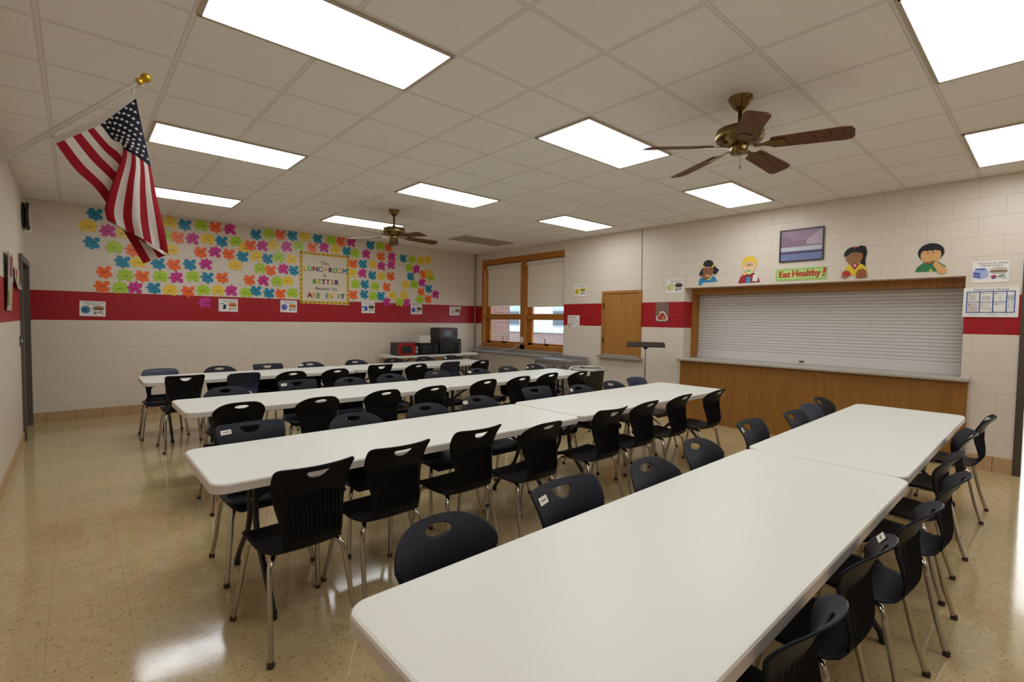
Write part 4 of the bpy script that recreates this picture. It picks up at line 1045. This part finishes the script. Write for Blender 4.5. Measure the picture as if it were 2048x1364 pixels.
def paper(y0, y1, z0, z1, label, curl, shapes):
    A = Art(left_wall, (y0+y1)/2, (z0+z1)/2, 0, .006, curl)
    w_, h_ = (y1-y0)/2, (z1-z0)/2
    K = 8; vs = []
    for i in range(K+1):
        for j in range(K+1): vs.append(A.fn(-w_+2*w_*i/K, -h_+2*h_*j/K, .006))
    A.mb.add(vs, [(i*(K+1)+j, (i+1)*(K+1)+j, (i+1)*(K+1)+j+1, i*(K+1)+j+1) for i in range(K) for j in range(K)], A.mi(mat('paper_beige', 'b0a797', .6)), True)  # sheet in one even grey-beige
    A.layer = .0085
    for p, c in shapes: A.shape([(a*w_, b*h_) for a, b in p], paint('', c))
    return tag(A.build('drawing'), label, 'drawing', 'papers curling off the left wall')
paper(3.99, 4.46, 1.53, 2.08, 'tall green and red drawing curling off the left wall across the red stripe', lambda a, b: .008+.02*(a/.23)**2*(.5+b/.55), [
    ([(-.95, -.9), (-.6, -.9), (-.6, .95), (-.95, .95)], '8a9a4a'), ([(.5, .2), (.9, .2), (.9, .9), (.5, .9)], '9c4a4a'), ([(-.4, -.8), (.4, -.8), (.3, -.3), (-.3, -.3)], 'b89a4a')])
paper(4.92, 5.5, 1.77, 2.0, 'small bright flower drawing on the left wall next to the door frame', lambda a, b: .006+.02*max(0, -b/.115), [
    (ell(-.3, .45, .25, .35, 12), 'b84a5a'), ([(-.5, -.3), (.4, -.1), (.3, .2), (-.4, .05)], 'c8b04a'), (ell(.2, -.5, .2, .25, 10), '5a7a6a')])

# ------------------------------------------------------------------ flag
FLAG = {
    0: [(-1.462, 0.650, 2.568), (-1.441, 0.640, 2.430), (-1.409, 0.630, 2.240), (-1.386, 0.620, 2.081), (-1.359, 0.620, 1.936), (-1.343, 0.630, 1.817)],
    7: [(-1.600, 0.650, 2.402), (-1.561, 0.640, 2.351), (-1.518, 0.620, 2.302), (-1.555, 0.600, 2.147), (-1.590, 0.600, 2.015), (-1.584, 0.600, 1.950)],
    10: [(-1.669, 0.650, 2.346), (-1.603, 0.650, 2.256), (-1.520, 0.650, 2.160), (-1.453, 0.670, 2.029), (-1.403, 0.670, 1.923), (-1.351, 0.670, 1.812)],
    13: [(-1.755, 0.650, 2.277), (-1.693, 0.650, 2.176), (-1.623, 0.650, 2.102), (-1.565, 0.680, 2.013), (-1.502, 0.680, 1.885), (-1.442, 0.680, 1.764)],
}
def cr(p, t):
    n = len(p)-1; t = max(0, min(n-1e-9, t*n)); i = int(t); u_ = t-i
    g = lambda k: Vector(p[max(0, min(n, k))])
    a, b, c, d_ = g(i-1), g(i), g(i+1), g(i+2)
    return .5*(2*b+(c-a)*u_+(2*a-5*b+4*c-d_)*u_*u_+(3*b-a-3*c+d_)*u_**3)
def flag_pt(h, f_):
    """h in stripes 0..13 from the canton edge, f_ 0..1 from hoist to fly"""
    keys = [0, 7, 10, 13]; pts = [cr(FLAG[k], f_) for k in keys]
    i = 0 if h <= 7 else (1 if h <= 10 else 2)
    u_ = (h-keys[i])/(keys[i+1]-keys[i])
    p = pts[i].lerp(pts[i+1], u_)
    if i == 0: p = p+Vector((0, -.022*math.sin(PI*u_)*min(1, f_*3)+.006*math.sin(u_*14+f_*5)*f_, .004*math.sin(f_*22)*u_))
    return p
t = thing('flag', 'striped flag with starred blue canton drooping from a white wall pole', 'flag', (0, 0, 0))
C_R = mat('flag_red', '8e1020', .75, spec=.2); C_W = mat('flag_white', 'c9c2ba', .75, spec=.2); C_B = mat('flag_blue', '0d1122', .75, spec=.2)
m = MB(); F = 40; SUB = 3
vs = []; NH = 13*SUB
for i in range(F+1):
    for j in range(NH+1): vs.append(flag_pt(j/SUB, i/F))
fr, fw, fb = [], [], []
for i in range(F):
    for j in range(NH):
        s = j//SUB; a = i*(NH+1)+j; q = (a, a+1, a+NH+2, a+NH+1)
        (fb if (s < 7 and i < .40*F) else (fr if s % 2 == 0 else fw)).append(q)
o_ = len(m.v); m.v += [tuple(v) for v in vs]
for lst, k in ((fr, 0), (fw, 1), (fb, 2)):
    for q in lst: m.f.append(q); m.mi.append(k); m.sm.append(True)
for rr in range(9):
    for cc in range(6 if rr % 2 == 0 else 5):
        hh = 7*(rr+1)/10; ff = .40*((cc*2+(1 if rr % 2 == 0 else 2))/12)
        c_ = flag_pt(hh, ff)
        eh = (flag_pt(hh+.2, ff)-flag_pt(hh-.2, ff)); ef = (flag_pt(hh, ff+.01)-flag_pt(hh, ff-.01))
        eh.normalize(); ef.normalize(); nn = eh.cross(ef).normalized()
        if nn.y > 0: nn = -nn
        ef = (ef-eh*ef.dot(eh)).normalized()
        st = []
        for k in range(10):
            ra = .009 if k % 2 == 0 else .0036; aa = PI*k/5
            st.append(tuple(c_+(eh*math.cos(aa)+ef*math.sin(aa))*ra+nn*.003))
        m.add([tuple(c_+nn*.003)]+st, [(0, 1+k, 1+(k+1) % 10) for k in range(10)], 1)
m.build('cloth', [C_R, C_W, C_B], t)
m = MB(); hs = []; d_ = Vector((-.012, 0, .022)); K = 12
for k in range(K+1): p = flag_pt(13*k/K, 0); hs += [tuple(p), tuple(p+d_)]
m.add(hs, [(2*k, 2*k+1, 2*k+3, 2*k+2) for k in range(K)], 0); m.build('header_band', mat('flag_header', 'a59c90', .8), t)
pa, pb = Vector((XL, .65, 1.905)), Vector((-1.453, .65, 2.648))
m = MB(); m.tube([pa, pb], .0115, 12); m.build('pole', mat('pole_white', 'a9a196', .4), t)
dirp = (pb-pa).normalized()
m = MB(); m.tube([pb, pb+dirp*.012, pb+dirp*.02, pb+dirp*.035, pb+dirp*.05, pb+dirp*.06, pb+dirp*.068], [.018, .018, .011, .021, .023, .016, .004], 14); m.build('finial', mat('finial_gold', 'b8901c', .3, .8), t)
m = MB(); m.tube([pa, pa+dirp*.10], .018, 10); m.box(XL, XL+.012, .60, .70, 1.86, 1.97); m.build('bracket', M_steel, t)
for hh, al in ((0.2, .975), (12.8, .545)):
    p = flag_pt(hh, 0)+d_; q = pa+(pb-pa)*al
    m = MB(); m.tube([tuple(q), tuple((Vector(q)+p)/2+Vector((.004, 0, -.002))), tuple(p)], .004, 6); m.build('clip', M_steel, t)

# ------------------------------------------------------------------ light and view
wd = bpy.data.worlds.new('sky'); scene.world = wd; wd.use_nodes = True
nt = wd.node_tree; bg = nt.nodes['Background']
bg.inputs[0].default_value = (.80, .90, 1., 1); bg.inputs[1].default_value = 2.8
scene.view_settings.view_transform = 'Standard'; scene.view_settings.look = 'None'
scene.view_settings.exposure = 0.0; scene.view_settings.gamma = 1.0; scene.view_settings.use_curve_mapping = False
scene.cycles.max_bounces = 10; scene.cycles.diffuse_bounces = 8; scene.cycles.transparent_max_bounces = 8
scene.cycles.sample_clamp_indirect = 6
